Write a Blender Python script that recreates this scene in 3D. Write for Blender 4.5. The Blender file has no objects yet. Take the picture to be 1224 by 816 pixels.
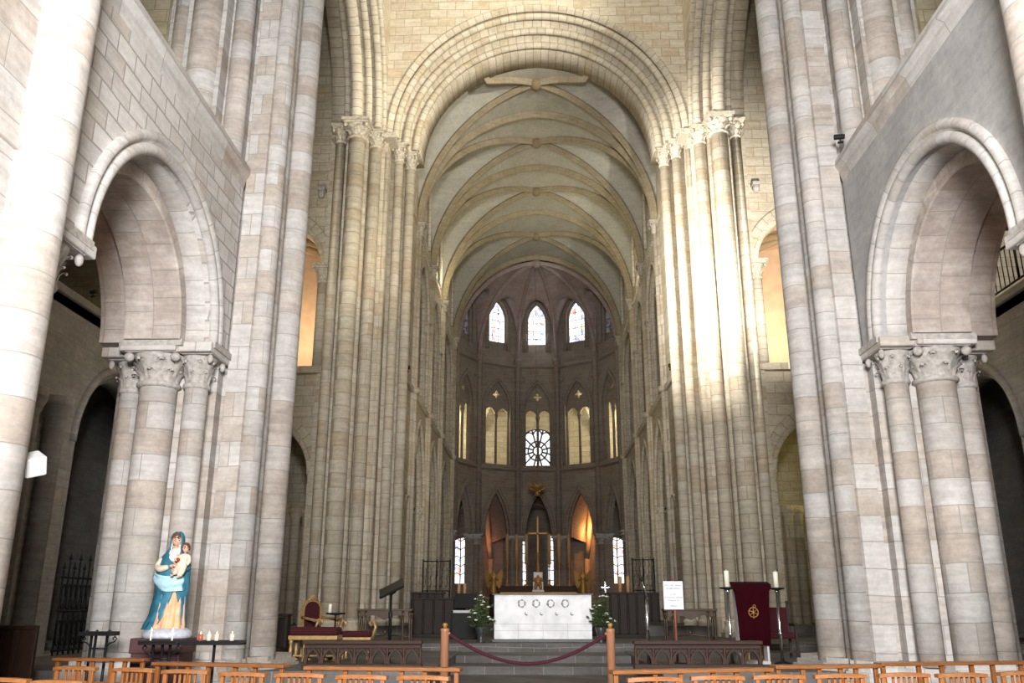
import bpy, bmesh, math, random
from mathutils import Vector, Matrix
from mathutils.geometry import tessellate_polygon
random.seed(7)
PI = math.pi
SC = bpy.context.scene
COL = SC.collection
def R(d): return math.radians(d)

# ------------------------------------------------------------------ materials
def new_mat(name):
    m = bpy.data.materials.new(name); m.use_nodes = True
    nt = m.node_tree
    b = nt.nodes['Principled BSDF']
    return m, nt, b
def plain(name, col, rough=.6, metal=0, spec=.4, var=.12, vscale=6, bump=.15):
    m, nt, b = new_mat(name)
    n = nt.nodes.new('ShaderNodeTexNoise'); n.inputs['Scale'].default_value = vscale; n.inputs['Detail'].default_value = 6
    g = nt.nodes.new('ShaderNodeNewGeometry'); nt.links.new(g.outputs['Position'], n.inputs['Vector'])
    r = nt.nodes.new('ShaderNodeValToRGB')
    r.color_ramp.elements[0].position = .3; r.color_ramp.elements[1].position = .7
    r.color_ramp.elements[0].color = [c*(1-var) for c in col]+[1]
    r.color_ramp.elements[1].color = [min(1, c*(1+var)) for c in col]+[1]
    nt.links.new(n.outputs['Fac'], r.inputs['Fac']); nt.links.new(r.outputs['Color'], b.inputs['Base Color'])
    b.inputs['Roughness'].default_value = rough; b.inputs['Metallic'].default_value = metal
    b.inputs['Specular IOR Level'].default_value = spec
    if bump:
        bp = nt.nodes.new('ShaderNodeBump'); bp.inputs['Strength'].default_value = bump; bp.inputs['Distance'].default_value = .01
        nt.links.new(n.outputs['Fac'], bp.inputs['Height']); nt.links.new(bp.outputs['Normal'], b.inputs['Normal'])
    return m
def wood(name, c1, c2, axis='X', rough=.4, scale=5):
    m, nt, b = new_mat(name)
    tc = nt.nodes.new('ShaderNodeTexCoord')
    mp = nt.nodes.new('ShaderNodeMapping')
    mp.inputs['Scale'].default_value = {'X': (1, 12, 12), 'Z': (12, 12, 1)}[axis]
    nt.links.new(tc.outputs['Object'], mp.inputs['Vector'])
    n = nt.nodes.new('ShaderNodeTexNoise'); n.inputs['Scale'].default_value = scale; n.inputs['Detail'].default_value = 8; n.inputs['Distortion'].default_value = 1.2
    nt.links.new(mp.outputs['Vector'], n.inputs['Vector'])
    r = nt.nodes.new('ShaderNodeValToRGB'); r.color_ramp.elements[0].color = (*c1, 1); r.color_ramp.elements[1].color = (*c2, 1)
    r.color_ramp.elements[0].position = .35; r.color_ramp.elements[1].position = .65
    nt.links.new(n.outputs['Fac'], r.inputs['Fac']); nt.links.new(r.outputs['Color'], b.inputs['Base Color'])
    b.inputs['Roughness'].default_value = rough
    return m
def stone(name, c1, c2, tan=(.40, .315, .245), tan_at=.8, mortar=(.3, .27, .24), bw=.75, rh=.36, ms=.009, uv=False, tan_mix=.6, plaster=0, bump=.5, wash=(.62, .58, .54)):
    m, nt, b = new_mat(name)
    N = nt.nodes.new; L = nt.links.new
    if uv:
        t = N('ShaderNodeUVMap'); vec = t.outputs['UV']; pos = N('ShaderNodeNewGeometry').outputs['Position']
    else:
        g = N('ShaderNodeNewGeometry'); pos = g.outputs['Position']
        s = N('ShaderNodeSeparateXYZ'); L(pos, s.inputs[0])
        a = N('ShaderNodeMath'); a.operation = 'ADD'; L(s.outputs['X'], a.inputs[0]); L(s.outputs['Y'], a.inputs[1])
        wob = N('ShaderNodeTexNoise'); wob.inputs['Scale'].default_value = .55; L(pos, wob.inputs['Vector'])
        wz = N('ShaderNodeMath'); wz.operation = 'MULTIPLY_ADD'; wz.inputs[1].default_value = .12
        L(wob.outputs['Fac'], wz.inputs[0]); L(s.outputs['Z'], wz.inputs[2])
        c = N('ShaderNodeCombineXYZ'); L(a.outputs[0], c.inputs[0]); L(wz.outputs[0], c.inputs[1]); vec = c.outputs[0]
    def brick(col1, col2, mort, bias=0, off=.5):
        k = N('ShaderNodeTexBrick'); k.inputs['Scale'].default_value = 1; k.inputs['Brick Width'].default_value = bw
        k.inputs['Row Height'].default_value = rh; k.inputs['Mortar Size'].default_value = ms; k.inputs['Mortar Smooth'].default_value = .25
        k.inputs['Bias'].default_value = bias; k.offset = off
        k.inputs['Color1'].default_value = (*col1, 1); k.inputs['Color2'].default_value = (*col2, 1); k.inputs['Mortar'].default_value = (*mort, 1)
        L(vec, k.inputs['Vector']); return k
    k = brick(c1, c2, c1)
    kt = brick((0, 0, 0), (1, 1, 1), (0, 0, 0))
    n1 = N('ShaderNodeTexNoise'); n1.inputs['Scale'].default_value = 1.3; n1.inputs['Detail'].default_value = 7; n1.inputs['Roughness'].default_value = .65; L(pos, n1.inputs['Vector'])
    n2 = N('ShaderNodeTexNoise'); n2.inputs['Scale'].default_value = 9; n2.inputs['Detail'].default_value = 8; n2.inputs['Roughness'].default_value = .7; L(pos, n2.inputs['Vector'])
    # whole blocks of browner stone, with soft worn edges
    ad = N('ShaderNodeMath'); ad.operation = 'MULTIPLY_ADD'; ad.inputs[1].default_value = .8; L(n1.outputs['Fac'], ad.inputs[0])
    sb = N('ShaderNodeSeparateColor'); L(kt.outputs['Color'], sb.inputs[0]); 
    sm = N('ShaderNodeMath'); sm.operation = 'MULTIPLY'; sm.inputs[1].default_value = .55; L(sb.outputs[0], sm.inputs[0]); L(sm.outputs[0], ad.inputs[2])
    rt = N('ShaderNodeValToRGB'); rt.color_ramp.elements[0].position = tan_at-.13; rt.color_ramp.elements[1].position = tan_at+.1
    rt.color_ramp.elements[1].color = (tan_mix,)*3+(1,)
    L(ad.outputs[0], rt.inputs['Fac'])
    mx = N('ShaderNodeMix'); mx.data_type = 'RGBA'; L(rt.outputs['Color'], mx.inputs['Factor']); L(k.outputs['Color'], mx.inputs['A']); mx.inputs['B'].default_value = (*tan, 1)
    # bedding streaks in the stone
    mp = N('ShaderNodeMapping'); mp.inputs['Scale'].default_value = (.7, .7, 5.5); L(pos, mp.inputs['Vector'])
    n3 = N('ShaderNodeTexNoise'); n3.inputs['Scale'].default_value = 1.6; n3.inputs['Detail'].default_value = 9; n3.inputs['Roughness'].default_value = .62; n3.inputs['Distortion'].default_value = .6; L(mp.outputs['Vector'], n3.inputs['Vector'])
    # pale wash and mottling
    rw = N('ShaderNodeValToRGB'); rw.color_ramp.elements[0].position = .47; rw.color_ramp.elements[1].position = .68; rw.color_ramp.elements[1].color = (.6, .6, .6, 1)
    L(n1.outputs['Fac'], rw.inputs['Fac'])
    m2 = N('ShaderNodeMix'); m2.data_type = 'RGBA'; L(rw.outputs['Color'], m2.inputs['Factor']); L(mx.outputs['Result'], m2.inputs['A']); m2.inputs['B'].default_value = (*wash, 1)
    m3 = N('ShaderNodeMix'); m3.data_type = 'RGBA'; m3.blend_type = 'OVERLAY'; m3.inputs['Factor'].default_value = .35
    L(m2.outputs['Result'], m3.inputs['A']); L(n2.outputs['Fac'], m3.inputs['B'])
    ms_ = N('ShaderNodeMix'); ms_.data_type = 'RGBA'; ms_.blend_type = 'OVERLAY'; ms_.inputs['Factor'].default_value = .42*(1-.5*plaster)
    L(m3.outputs['Result'], ms_.inputs['A']); L(n3.outputs['Fac'], ms_.inputs['B']); m3 = ms_
    m4 = N('ShaderNodeMix'); m4.data_type = 'RGBA'; L(m3.outputs['Result'], m4.inputs['A']); m4.inputs['B'].default_value = (*mortar, 1)
    mf = N('ShaderNodeMath'); mf.operation = 'MULTIPLY'; mf.inputs[1].default_value = .75*(1-plaster); L(k.outputs['Fac'], mf.inputs[0]); L(mf.outputs[0], m4.inputs['Factor'])
    L(m4.outputs['Result'], b.inputs['Base Color'])
    b.inputs['Roughness'].default_value = .88; b.inputs['Specular IOR Level'].default_value = .2
    hs = N('ShaderNodeMath'); hs.operation = 'MULTIPLY_ADD'; hs.inputs[1].default_value = -(1-plaster); L(k.outputs['Fac'], hs.inputs[0])
    hm = N('ShaderNodeMath'); hm.operation = 'MULTIPLY'; hm.inputs[1].default_value = .5; L(n2.outputs['Fac'], hm.inputs[0]); L(hm.outputs[0], hs.inputs[2])
    bp = N('ShaderNodeBump'); bp.inputs['Strength'].default_value = bump; bp.inputs['Distance'].default_value = .025
    L(hs.outputs[0], bp.inputs['Height']); L(bp.outputs['Normal'], b.inputs['Normal'])
    return m
def glass(name, strength=3.0, scale=5.0, tint=.35):
    m, nt, b = new_mat(name); N = nt.nodes.new; L = nt.links.new
    g = N('ShaderNodeNewGeometry')
    v = N('ShaderNodeTexVoronoi'); v.inputs['Scale'].default_value = scale; L(g.outputs['Position'], v.inputs['Vector'])
    e = N('ShaderNodeTexVoronoi'); e.feature = 'DISTANCE_TO_EDGE'; e.inputs['Scale'].default_value = scale; L(g.outputs['Position'], e.inputs['Vector'])
    r = N('ShaderNodeValToRGB'); cr = r.color_ramp; cr.interpolation = 'CONSTANT'
    cols = [(0, (.9, .95, 1)), (.42, (.98, .97, 1)), (.62, (.75, .55, .75)), (.7, (.9, .12, .1)), (.76, (1, .95, .85)), (.86, (.1, .18, .75)), (.92, (.9, .65, .15)), (.96, (1, 1, 1))]
    cr.elements[0].color = (*cols[0][1], 1); cr.elements[1].position = cols[1][0]; cr.elements[1].color = (*cols[1][1], 1)
    for p, c in cols[2:]:
        el = cr.elements.new(p); el.color = (*c, 1)
    sp = N('ShaderNodeSeparateColor'); L(v.outputs['Color'], sp.inputs[0]); L(sp.outputs[0], r.inputs['Fac'])
    mx = N('ShaderNodeMix'); mx.data_type = 'RGBA'; mx.inputs['Factor'].default_value = tint; mx.inputs['A'].default_value = (.95, .97, 1, 1); L(r.outputs['Color'], mx.inputs['B'])
    st = N('ShaderNodeMath'); st.operation = 'GREATER_THAN'; st.inputs[1].default_value = .018*scale/5; L(e.outputs['Distance'], st.inputs[0])
    ms = N('ShaderNodeMath'); ms.operation = 'MULTIPLY'; ms.inputs[1].default_value = strength; L(st.outputs[0], ms.inputs[0])
    L(mx.outputs['Result'], b.inputs['Emission Color']); L(ms.outputs[0], b.inputs['Emission Strength'])
    b.inputs['Base Color'].default_value = (.05, .05, .06, 1); b.inputs['Roughness'].default_value = .2
    return m
def emit(name, col, s):
    m, nt, b = new_mat(name); b.inputs['Base Color'].default_value = (*col, 1)
    b.inputs['Emission Color'].default_value = (*col, 1); b.inputs['Emission Strength'].default_value = s
    return m

GREY1, GREY2 = (.53, .51, .485), (.45, .43, .405)
CRM1, CRM2 = (.56, .50, .40), (.47, .41, .31)
M = {}
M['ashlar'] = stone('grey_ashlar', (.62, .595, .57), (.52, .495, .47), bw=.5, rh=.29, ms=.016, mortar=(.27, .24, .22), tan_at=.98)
M['pier'] = stone('pier_stone', GREY1, GREY2, tan_at=.76, bw=1.3, rh=.42)
M['shaft'] = stone('shaft_stone', GREY1, GREY2, tan_at=.75, bw=1.6, rh=.43, ms=.008)
M['arch'] = stone('voussoir_stone', GREY1, GREY2, tan_at=.86, bw=.42, rh=30, ms=.008, uv=True)
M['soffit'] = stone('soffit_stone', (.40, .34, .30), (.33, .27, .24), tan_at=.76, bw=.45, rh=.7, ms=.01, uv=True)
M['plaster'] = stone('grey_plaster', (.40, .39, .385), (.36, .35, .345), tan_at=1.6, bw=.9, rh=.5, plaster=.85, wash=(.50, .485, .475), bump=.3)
M['cream'] = stone('cream_ashlar', CRM1, CRM2, tan=(.50, .36, .22), tan_at=.92, bw=.6, rh=.34, ms=.014, mortar=(.33, .26, .17), wash=(.6, .54, .45))
M['creamshaft'] = stone('cream_shaft_stone', CRM1, CRM2, tan=(.46, .33, .21), tan_at=.88, bw=1.4, rh=.4, ms=.012, mortar=(.32, .26, .18), wash=(.58, .53, .44))
M['creamarch'] = stone('cream_voussoir_stone', CRM1, CRM2, tan=(.45, .34, .2), tan_at=.95, bw=.3, rh=30, ms=.014, uv=True, mortar=(.25, .2, .12), wash=(.58, .53, .44))
M['creampier'] = stone('cream_pier_stone', CRM1, CRM2, tan=(.44, .31, .2), tan_at=.86, bw=.9, rh=.4, ms=.012, mortar=(.32, .26, .18), wash=(.58, .53, .44))
M['web'] = stone('vault_plaster', (.44, .42, .36), (.41, .39, .33), tan_at=1.6, bw=.7, rh=.3, plaster=.8, wash=(.46, .44, .385), bump=.15)
M['rib'] = stone('rib_stone', (.34, .285, .19), (.29, .24, .15), tan=(.32, .23, .13), tan_at=.9, bw=.4, rh=30, ms=.01, uv=True, wash=(.37, .32, .23), mortar=(.25, .18, .1))
M['apse'] = stone('apse_stone', (.27, .225, .185), (.23, .19, .155), tan=(.26, .18, .12), tan_at=.9, bw=.6, rh=.34, wash=(.30, .255, .21))  # dimness of the apse put into the colour as darker stone
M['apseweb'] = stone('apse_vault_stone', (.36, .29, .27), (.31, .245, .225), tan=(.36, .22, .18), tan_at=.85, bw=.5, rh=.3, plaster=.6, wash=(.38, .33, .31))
M['dark'] = stone('transept_stone', (.36, .34, .32), (.3, .28, .26), tan_at=1.0, bw=.8, rh=.4, wash=(.38, .36, .34))
M['floor'] = stone('flagstone', (.15, .145, .14), (.12, .115, .11), tan=(.14, .12, .11), tan_at=.9, bw=.6, rh=.6, wash=(.165, .16, .155), bump=.1)
M['carve'] = plain('carved_stone', (.42, .39, .36), .85, var=.25, vscale=14, bump=.5)
M['creamcarve'] = plain('cream_carved_stone', (.46, .41, .33), .85, var=.3, vscale=14, bump=.5)
M['oak'] = wood('light_oak', (.20, .072, .02), (.31, .12, .035), 'X', .35)
M['oakz'] = wood('light_oak_upright', (.20, .072, .02), (.31, .12, .035), 'Z', .35)
M['brown'] = wood('brown_oak', (.026, .011, .006), (.05, .02, .01), 'X', .7)
M['brownz'] = wood('brown_oak_upright', (.032, .014, .008), (.06, .025, .013), 'Z', .6)
M['darkwood'] = wood('dark_wood', (.014, .008, .006), (.028, .015, .01), 'X', .7)
M['walnut'] = wood('walnut', (.06, .035, .018), (.11, .065, .032), 'Z', .35)
M['post'] = wood('post_wood', (.33, .15, .08), (.42, .2, .11), 'Z', .4)
M['rush'] = plain('rush', (.42, .27, .12), .8, var=.3, vscale=60)
M['iron'] = plain('black_iron', (.012, .012, .013), .5, .4, vscale=20, bump=.05)
M['steel'] = plain('chrome_steel', (.8, .8, .82), .15, 1, vscale=3, var=.03, bump=0)
M['gold'] = plain('gilding', (.40, .22, .06), .45, .3, vscale=18, var=.2, bump=.2)
M['giltwood'] = plain('gilded_wood', (.42, .27, .11), .45, .3, vscale=18, var=.2, bump=.2)
M['velvet'] = plain('red_velvet', (.05, .004, .008), .9, vscale=30, var=.25)
M['maroon'] = plain('maroon_cloth', (.026, .001, .0035), 1.0, 0, .1, vscale=40, var=.12, bump=.1)
M['ropered'] = plain('red_rope', (.06, .008, .02), .9, vscale=60, var=.3, bump=.4)
M['marble'] = plain('white_marble', (.78, .78, .79), .4, var=.16, vscale=3.5, bump=.05)
M['marblegrey'] = plain('grey_veined_marble', (.30, .30, .30), .5, var=.15, vscale=8, bump=.1)
M['slate'] = plain('slate_slab', (.05, .05, .052), .35, var=.2)
M['blackvoid'] = plain('unlit_black', (.012, .011, .01), .9)  # black colour stands in for the unlit depth at the transept ends
M['wax'] = plain('candle_wax', (.85, .80, .66), .4, var=.04, bump=0)
M['waxtan'] = plain('tan_candle_wax', (.45, .27, .13), .5, var=.08, bump=0)
M['flame'] = emit('flame', (1, .55, .2), 12)
M['cup'] = plain('votive_cup', (.75, .62, .5), .3, var=.1, bump=0)
M['cupred'] = plain('red_votive_cup', (.45, .1, .05), .3, var=.1, bump=0)
M['blue'] = plain('blue_paint', (.035, .17, .25), .5, var=.3, vscale=9)
M['lightblue'] = plain('pale_blue_paint', (.42, .66, .74), .5, var=.15, vscale=14)
M['cloth'] = plain('cream_paint', (.75, .62, .48), .55, var=.15, vscale=14)
M['peach'] = plain('peach_paint', (.72, .40, .22), .55, var=.25, vscale=9)
M['skin'] = plain('painted_skin', (.68, .42, .30), .5, var=.06, bump=0)
M['veil'] = plain('white_paint', (.85, .83, .80), .5, var=.08)
M['hair'] = plain('painted_hair', (.14, .055, .03), .6, var=.3, vscale=30)
M['heart'] = plain('red_paint', (.5, .02, .01), .5)
M['eye'] = plain('painted_eye', (.03, .02, .02), .4)
M['plinth'] = plain('maroon_plinth', (.075, .035, .035), .5)
M['rockbase'] = plain('blue_grey_base', (.52, .55, .62), .7, var=.2, vscale=16)
M['leaf'] = plain('leaf_green', (.05, .075, .025), .6, var=.4, vscale=30)
M['blossom'] = plain('white_blossom', (.8, .8, .72), .6, var=.05)
M['paper'] = plain('white_paper', (.85, .86, .92), .6, var=.02, bump=0)
M['ink'] = plain('grey_ink', (.09, .09, .12), .7, bump=0)
M['redpole'] = plain('red_brown_pole', (.28, .08, .05), .5)
M['white'] = plain('white_plastic', (.55, .54, .53), .4, var=.03, bump=0)
M['black'] = plain('black_plastic', (.012, .012, .012), .7, bump=0)
M['stainglass'] = glass('stained_glass', 2.0, 5.0, .75)
M['paleglass'] = glass('pale_stained_glass', 1.8, 9, .3)
M['dimglass'] = glass('dark_stained_glass', .12, 7, 1)
M['lead'] = plain('lead_and_stone_tracery', (.05, .05, .055), .6)
M['orangewall'] = plain('orange_lit_plaster', (.50, .36, .24), .85, var=.1, vscale=3)  # orange lamp glow is partly put into this wall colour

# ------------------------------------------------------------------ mesh helpers
class MB:
    def __init__(s): s.v = []; s.f = []; s.uv = []; s.sm = []
    def add(s, vs, fs, smooth=False, uvs=None):
        o = len(s.v); s.v += [tuple(v) for v in vs]
        for i, f in enumerate(fs):
            s.f.append([o+k for k in f]); s.sm.append(smooth)
            s.uv.append(uvs[i] if uvs else None)
        return s
    def box(s, x0, x1, y0, y1, z0, z1):
        vs = [(x, y, z) for z in (z0, z1) for y in (y0, y1) for x in (x0, x1)]
        return s.add(vs, [(0, 2, 3, 1), (4, 5, 7, 6), (0, 1, 5, 4), (2, 6, 7, 3), (0, 4, 6, 2), (1, 3, 7, 5)])
    def bbox(s, x0, x1, y0, y1, z0, z1, b=.01):
        bm = bmesh.new(); bmesh.ops.create_cube(bm, size=1)
        for v in bm.verts:
            v.co = Vector(((x0+x1)/2+v.co.x*(x1-x0), (y0+y1)/2+v.co.y*(y1-y0), (z0+z1)/2+v.co.z*(z1-z0)))
        bmesh.ops.bevel(bm, geom=bm.edges[:], offset=min(b, .45*min(x1-x0, y1-y0, z1-z0)), segments=2, affect='EDGES', profile=.5)
        bm.verts.index_update(); s.add([v.co[:] for v in bm.verts], [[v.index for v in f.verts] for f in bm.faces]); bm.free(); return s
    def prism(s, poly, z0, z1):
        n = len(poly); a = sum(poly[i][0]*poly[(i+1) % n][1]-poly[(i+1) % n][0]*poly[i][1] for i in range(n))
        if a < 0: poly = poly[::-1]
        vs = [(x, y, z0) for x, y in poly]+[(x, y, z1) for x, y in poly]
        fs = [(i, (i+1) % n, n+(i+1) % n, n+i) for i in range(n)]
        for t in tessellate_polygon([[Vector((x, y, 0)) for x, y in poly]]):
            t = list(t); p = [poly[k] for k in t]
            cr = (p[1][0]-p[0][0])*(p[2][1]-p[0][1])-(p[1][1]-p[0][1])*(p[2][0]-p[0][0])
            if cr < 0: t = t[::-1]
            fs.append([n+k for k in t]); fs.append([k for k in t[::-1]])
        return s.add(vs, fs)
    def lathe(s, prof, c=(0, 0, 0), n=20, a0=0, a1=2*PI, smooth=True):
        full = abs(a1-a0-2*PI) < 1e-6; m = n if full else n+1
        vs = []; fs = []
        for r, z in prof:
            for i in range(m):
                a = a0+(a1-a0)*i/n; vs.append((c[0]+r*math.cos(a), c[1]+r*math.sin(a), c[2]+z))
        for j in range(len(prof)-1):
            for i in range(n):
                k = (i+1) % m
                fs.append((j*m+i, j*m+k, (j+1)*m+k, (j+1)*m+i))
        if full:
            if prof[0][0] > 1e-4: fs.append(list(range(m))[::-1])
            if prof[-1][0] > 1e-4: fs.append([(len(prof)-1)*m+i for i in range(m)])
        return s.add(vs, fs, smooth)
    def tube(s, pts, r, n=8, smooth=True, cap=True):
        pts = [Vector(p) for p in pts]; rs = r if isinstance(r, (list, tuple)) else [r]*len(pts)
        vs = []; fs = []; ref = None
        for i, p in enumerate(pts):
            t = (pts[min(i+1, len(pts)-1)]-pts[max(i-1, 0)]).normalized()
            if ref is None: ref = t.orthogonal().normalized()
            ref = (ref-t*ref.dot(t)).normalized(); b = t.cross(ref)
            for k in range(n):
                a = 2*PI*k/n; vs.append(p+(ref*math.cos(a)+b*math.sin(a))*rs[i])
        for i in range(len(pts)-1):
            for k in range(n):
                q = (k+1) % n; fs.append((i*n+k, i*n+q, (i+1)*n+q, (i+1)*n+k))
        if cap: fs.append(list(range(n))[::-1]); fs.append([(len(pts)-1)*n+k for k in range(n)])
        return s.add(vs, fs, smooth)
    def ball(s, c, rx, ry=None, rz=None, n=12, m=8, rot=None):
        ry = ry or rx; rz = rz or rx; vs = []; fs = []
        for j in range(m+1):
            t = PI*j/m
            for i in range(n):
                a = 2*PI*i/n; v = Vector((rx*math.sin(t)*math.cos(a), ry*math.sin(t)*math.sin(a), -rz*math.cos(t)))
                if rot: v = rot @ v
                vs.append((c[0]+v.x, c[1]+v.y, c[2]+v.z))
        for j in range(m):
            for i in range(n):
                k = (i+1) % n
                if j == 0: fs.append((j*n+i, (j+1)*n+k, (j+1)*n+i))
                elif j == m-1: fs.append((j*n+i, j*n+k, (j+1)*n+i))
                else: fs.append((j*n+i, j*n+k, (j+1)*n+k, (j+1)*n+i))
        return s.add(vs, fs, True)
    def build(s, name, mat, parent=None, loc=None, world=False):
        me = bpy.data.meshes.new(name); me.from_pydata(s.v, [], s.f)
        me.polygons.foreach_set('use_smooth', s.sm)
        if any(u for u in s.uv):
            l = me.uv_layers.new(name='UVMap'); i = 0
            for u, f in zip(s.uv, s.f):
                for k in range(len(f)):
                    if u: l.data[i].uv = u[k]
                    i += 1
        me.materials.append(mat if not isinstance(mat, str) else M[mat])
        o = bpy.data.objects.new(name, me); COL.objects.link(o)
        if parent:
            o.parent = parent
            if world: o.matrix_parent_inverse = parent.matrix_basis.inverted()
        if loc: o.location = loc
        return o
def tag(o, label=None, cat=None, group=None, kind=None):
    if label: o['label'] = label
    if cat: o['category'] = cat
    if group: o['group'] = group
    if kind: o['kind'] = kind
    return o
def empty(name, loc, label, cat, group=None, rz=0):
    o = bpy.data.objects.new(name, None); COL.objects.link(o); o.location = loc; o.rotation_euler = (0, 0, rz)
    o.empty_display_size = .1
    return tag(o, label, cat, group)
def struct(o, label=None): return tag(o, label, kind='structure')
def copy_tree(o, parent=None):
    c = o.copy(); COL.objects.link(c)
    if parent: c.parent = parent; c.matrix_parent_inverse = o.matrix_parent_inverse
    for ch in KIDS.get(o.name, []): copy_tree(ch, c)
    return c
KIDS = {}
def reg():
    KIDS.clear()
    for o in bpy.data.objects:
        if o.parent: KIDS.setdefault(o.parent.name, []).append(o)

# arches: opening of half-width hw, springing zs, rise; round when rise == hw
def arc_params(hw, rise):
    r = (hw*hw+rise*rise)/(2*hw); return r, r-hw        # radius, centre offset past the axis
def arch_line(hw, zs, rise, dr=0, n=12, zb=None):
    r, c = arc_params(hw, rise); rr = r+dr
    a_top = math.acos(max(-1, min(1, c/rr)))
    right = [(-c+rr*math.cos(a_top*i/n), zs+rr*math.sin(a_top*i/n)) for i in range(n+1)]
    pts = right+[(-x, z) for x, z in right[::-1][1:]]
    if zb is not None: pts = [(pts[0][0], zb)]+pts+[(pts[-1][0], zb)]
    return pts                                           # from right foot over the apex to left foot
def frame_panel(O, eu, ew):
    O = Vector(O); eu = Vector(eu); ew = Vector(ew)
    return lambda u, z, w: O+eu*u+ew*w+Vector((0, 0, z))
def panel(mb, F, outline, holes, w0, w1):
    loops = [[Vector((u, z, 0)) for u, z in outline]]+[[Vector((u, z, 0)) for u, z in h] for h in holes]
    flat = [p for l in loops for p in l]
    tris = tessellate_polygon(loops); n = len(flat)
    vs = [F(p.x, p.y, w0) for p in flat]+[F(p.x, p.y, w1) for p in flat]
    fs = []
    test = (F(1, 0, 0)-F(0, 0, 0)).cross(F(0, 1, 0)-F(0, 0, 0)).dot(F(0, 0, 1)-F(0, 0, 0))*(w0-w1)
    for t in tris:
        a, b, c = [flat[k] for k in t]
        cr = (b.x-a.x)*(c.y-a.y)-(b.y-a.y)*(c.x-a.x)
        t = list(t) if cr*test > 0 else list(t)[::-1]
        fs.append(t); fs.append([n+k for k in t[::-1]])
    o = 0
    for l in loops:
        m = len(l)
        for i in range(m): fs.append((o+i, o+(i+1) % m, n+o+(i+1) % m, n+o+i))
        o += m
    mb.add(vs, fs)
def fix_normals(o):
    bm = bmesh.new(); bm.from_mesh(o.data); bmesh.ops.recalc_face_normals(bm, faces=bm.faces[:]); bm.to_mesh(o.data); bm.free()
def arch_sweep(mb, F, uc, hw, zs, rise, prof, zb=None, n=14, smooth=True, closed=True):
    """prof: list of (dr, w); swept along the arch"""
    rows = [[(uc+x, z, w) for x, z in arch_line(hw, zs, rise, dr, n, zb)] for dr, w in prof]
    m = len(rows[0]); vs = [F(*p) for row in rows for p in row]
    base = arch_line(hw, zs, rise, 0, n, zb); s = [0]
    for i in range(m-1): s.append(s[-1]+math.dist(base[i], base[i+1]))
    c = [0]
    for i in range(len(prof)-1): c.append(c[-1]+math.dist(prof[i], prof[i+1]))
    fs = []; uv = []; P = len(prof)
    for j in range(P if closed else P-1):
        k = (j+1) % P; cj = c[j]; ck = c[k] if k else c[j]+.1
        for i in range(m-1):
            fs.append((j*m+i, j*m+i+1, k*m+i+1, k*m+i)); uv.append([(s[i], cj), (s[i+1], cj), (s[i+1], ck), (s[i], ck)])
    if closed:
        fs.append([j*m for j in range(P)]); uv.append([(0, 0)]*P)
        fs.append([j*m+m-1 for j in range(P)][::-1]); uv.append([(0, 0)]*P)
    mb.add(vs, fs, smooth, uv)
def roll(cr, cw, r, a0=0, a1=360, n=8):
    return [(cr+r*math.cos(R(a0+(a1-a0)*i/n)), cw+r*math.sin(R(a0+(a1-a0)*i/n))) for i in range(n+1 if abs(a1-a0) < 360 else n)]
def rib_sweep(mb, pts, lateral, prof, smooth=True):
    """prof (lat, down) in plane normal to a path lying in a vertical plane"""
    pts = [Vector(p) for p in pts]; lat = Vector(lateral).normalized(); vs = []; m = len(pts); s = [0]
    for i in range(m-1): s.append(s[-1]+(pts[i+1]-pts[i]).length)
    for (a, d) in prof:
        for i, p in enumerate(pts):
            t = (pts[min(i+1, m-1)]-pts[max(i-1, 0)]).normalized(); nrm = lat.cross(t).normalized()
            if nrm.z < 0: nrm = -nrm
            vs.append(p+lat*a-nrm*d)
    P = len(prof); fs = []; uv = []
    for j in range(P):
        k = (j+1) % P
        for i in range(m-1):
            fs.append((j*m+i, j*m+i+1, k*m+i+1, k*m+i)); uv.append([(s[i], j*.1), (s[i+1], j*.1), (s[i+1], j*.1+.1), (s[i], j*.1+.1)])
    mb.add(vs, fs, smooth, uv)
RIBP = [(-.11, -.05), (-.11, .04), (-.07, .06), (-.06, .12), (-.045, .17), (0, .20), (.045, .17), (.06, .12), (.07, .06), (.11, .04), (.11, -.05)]
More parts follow.
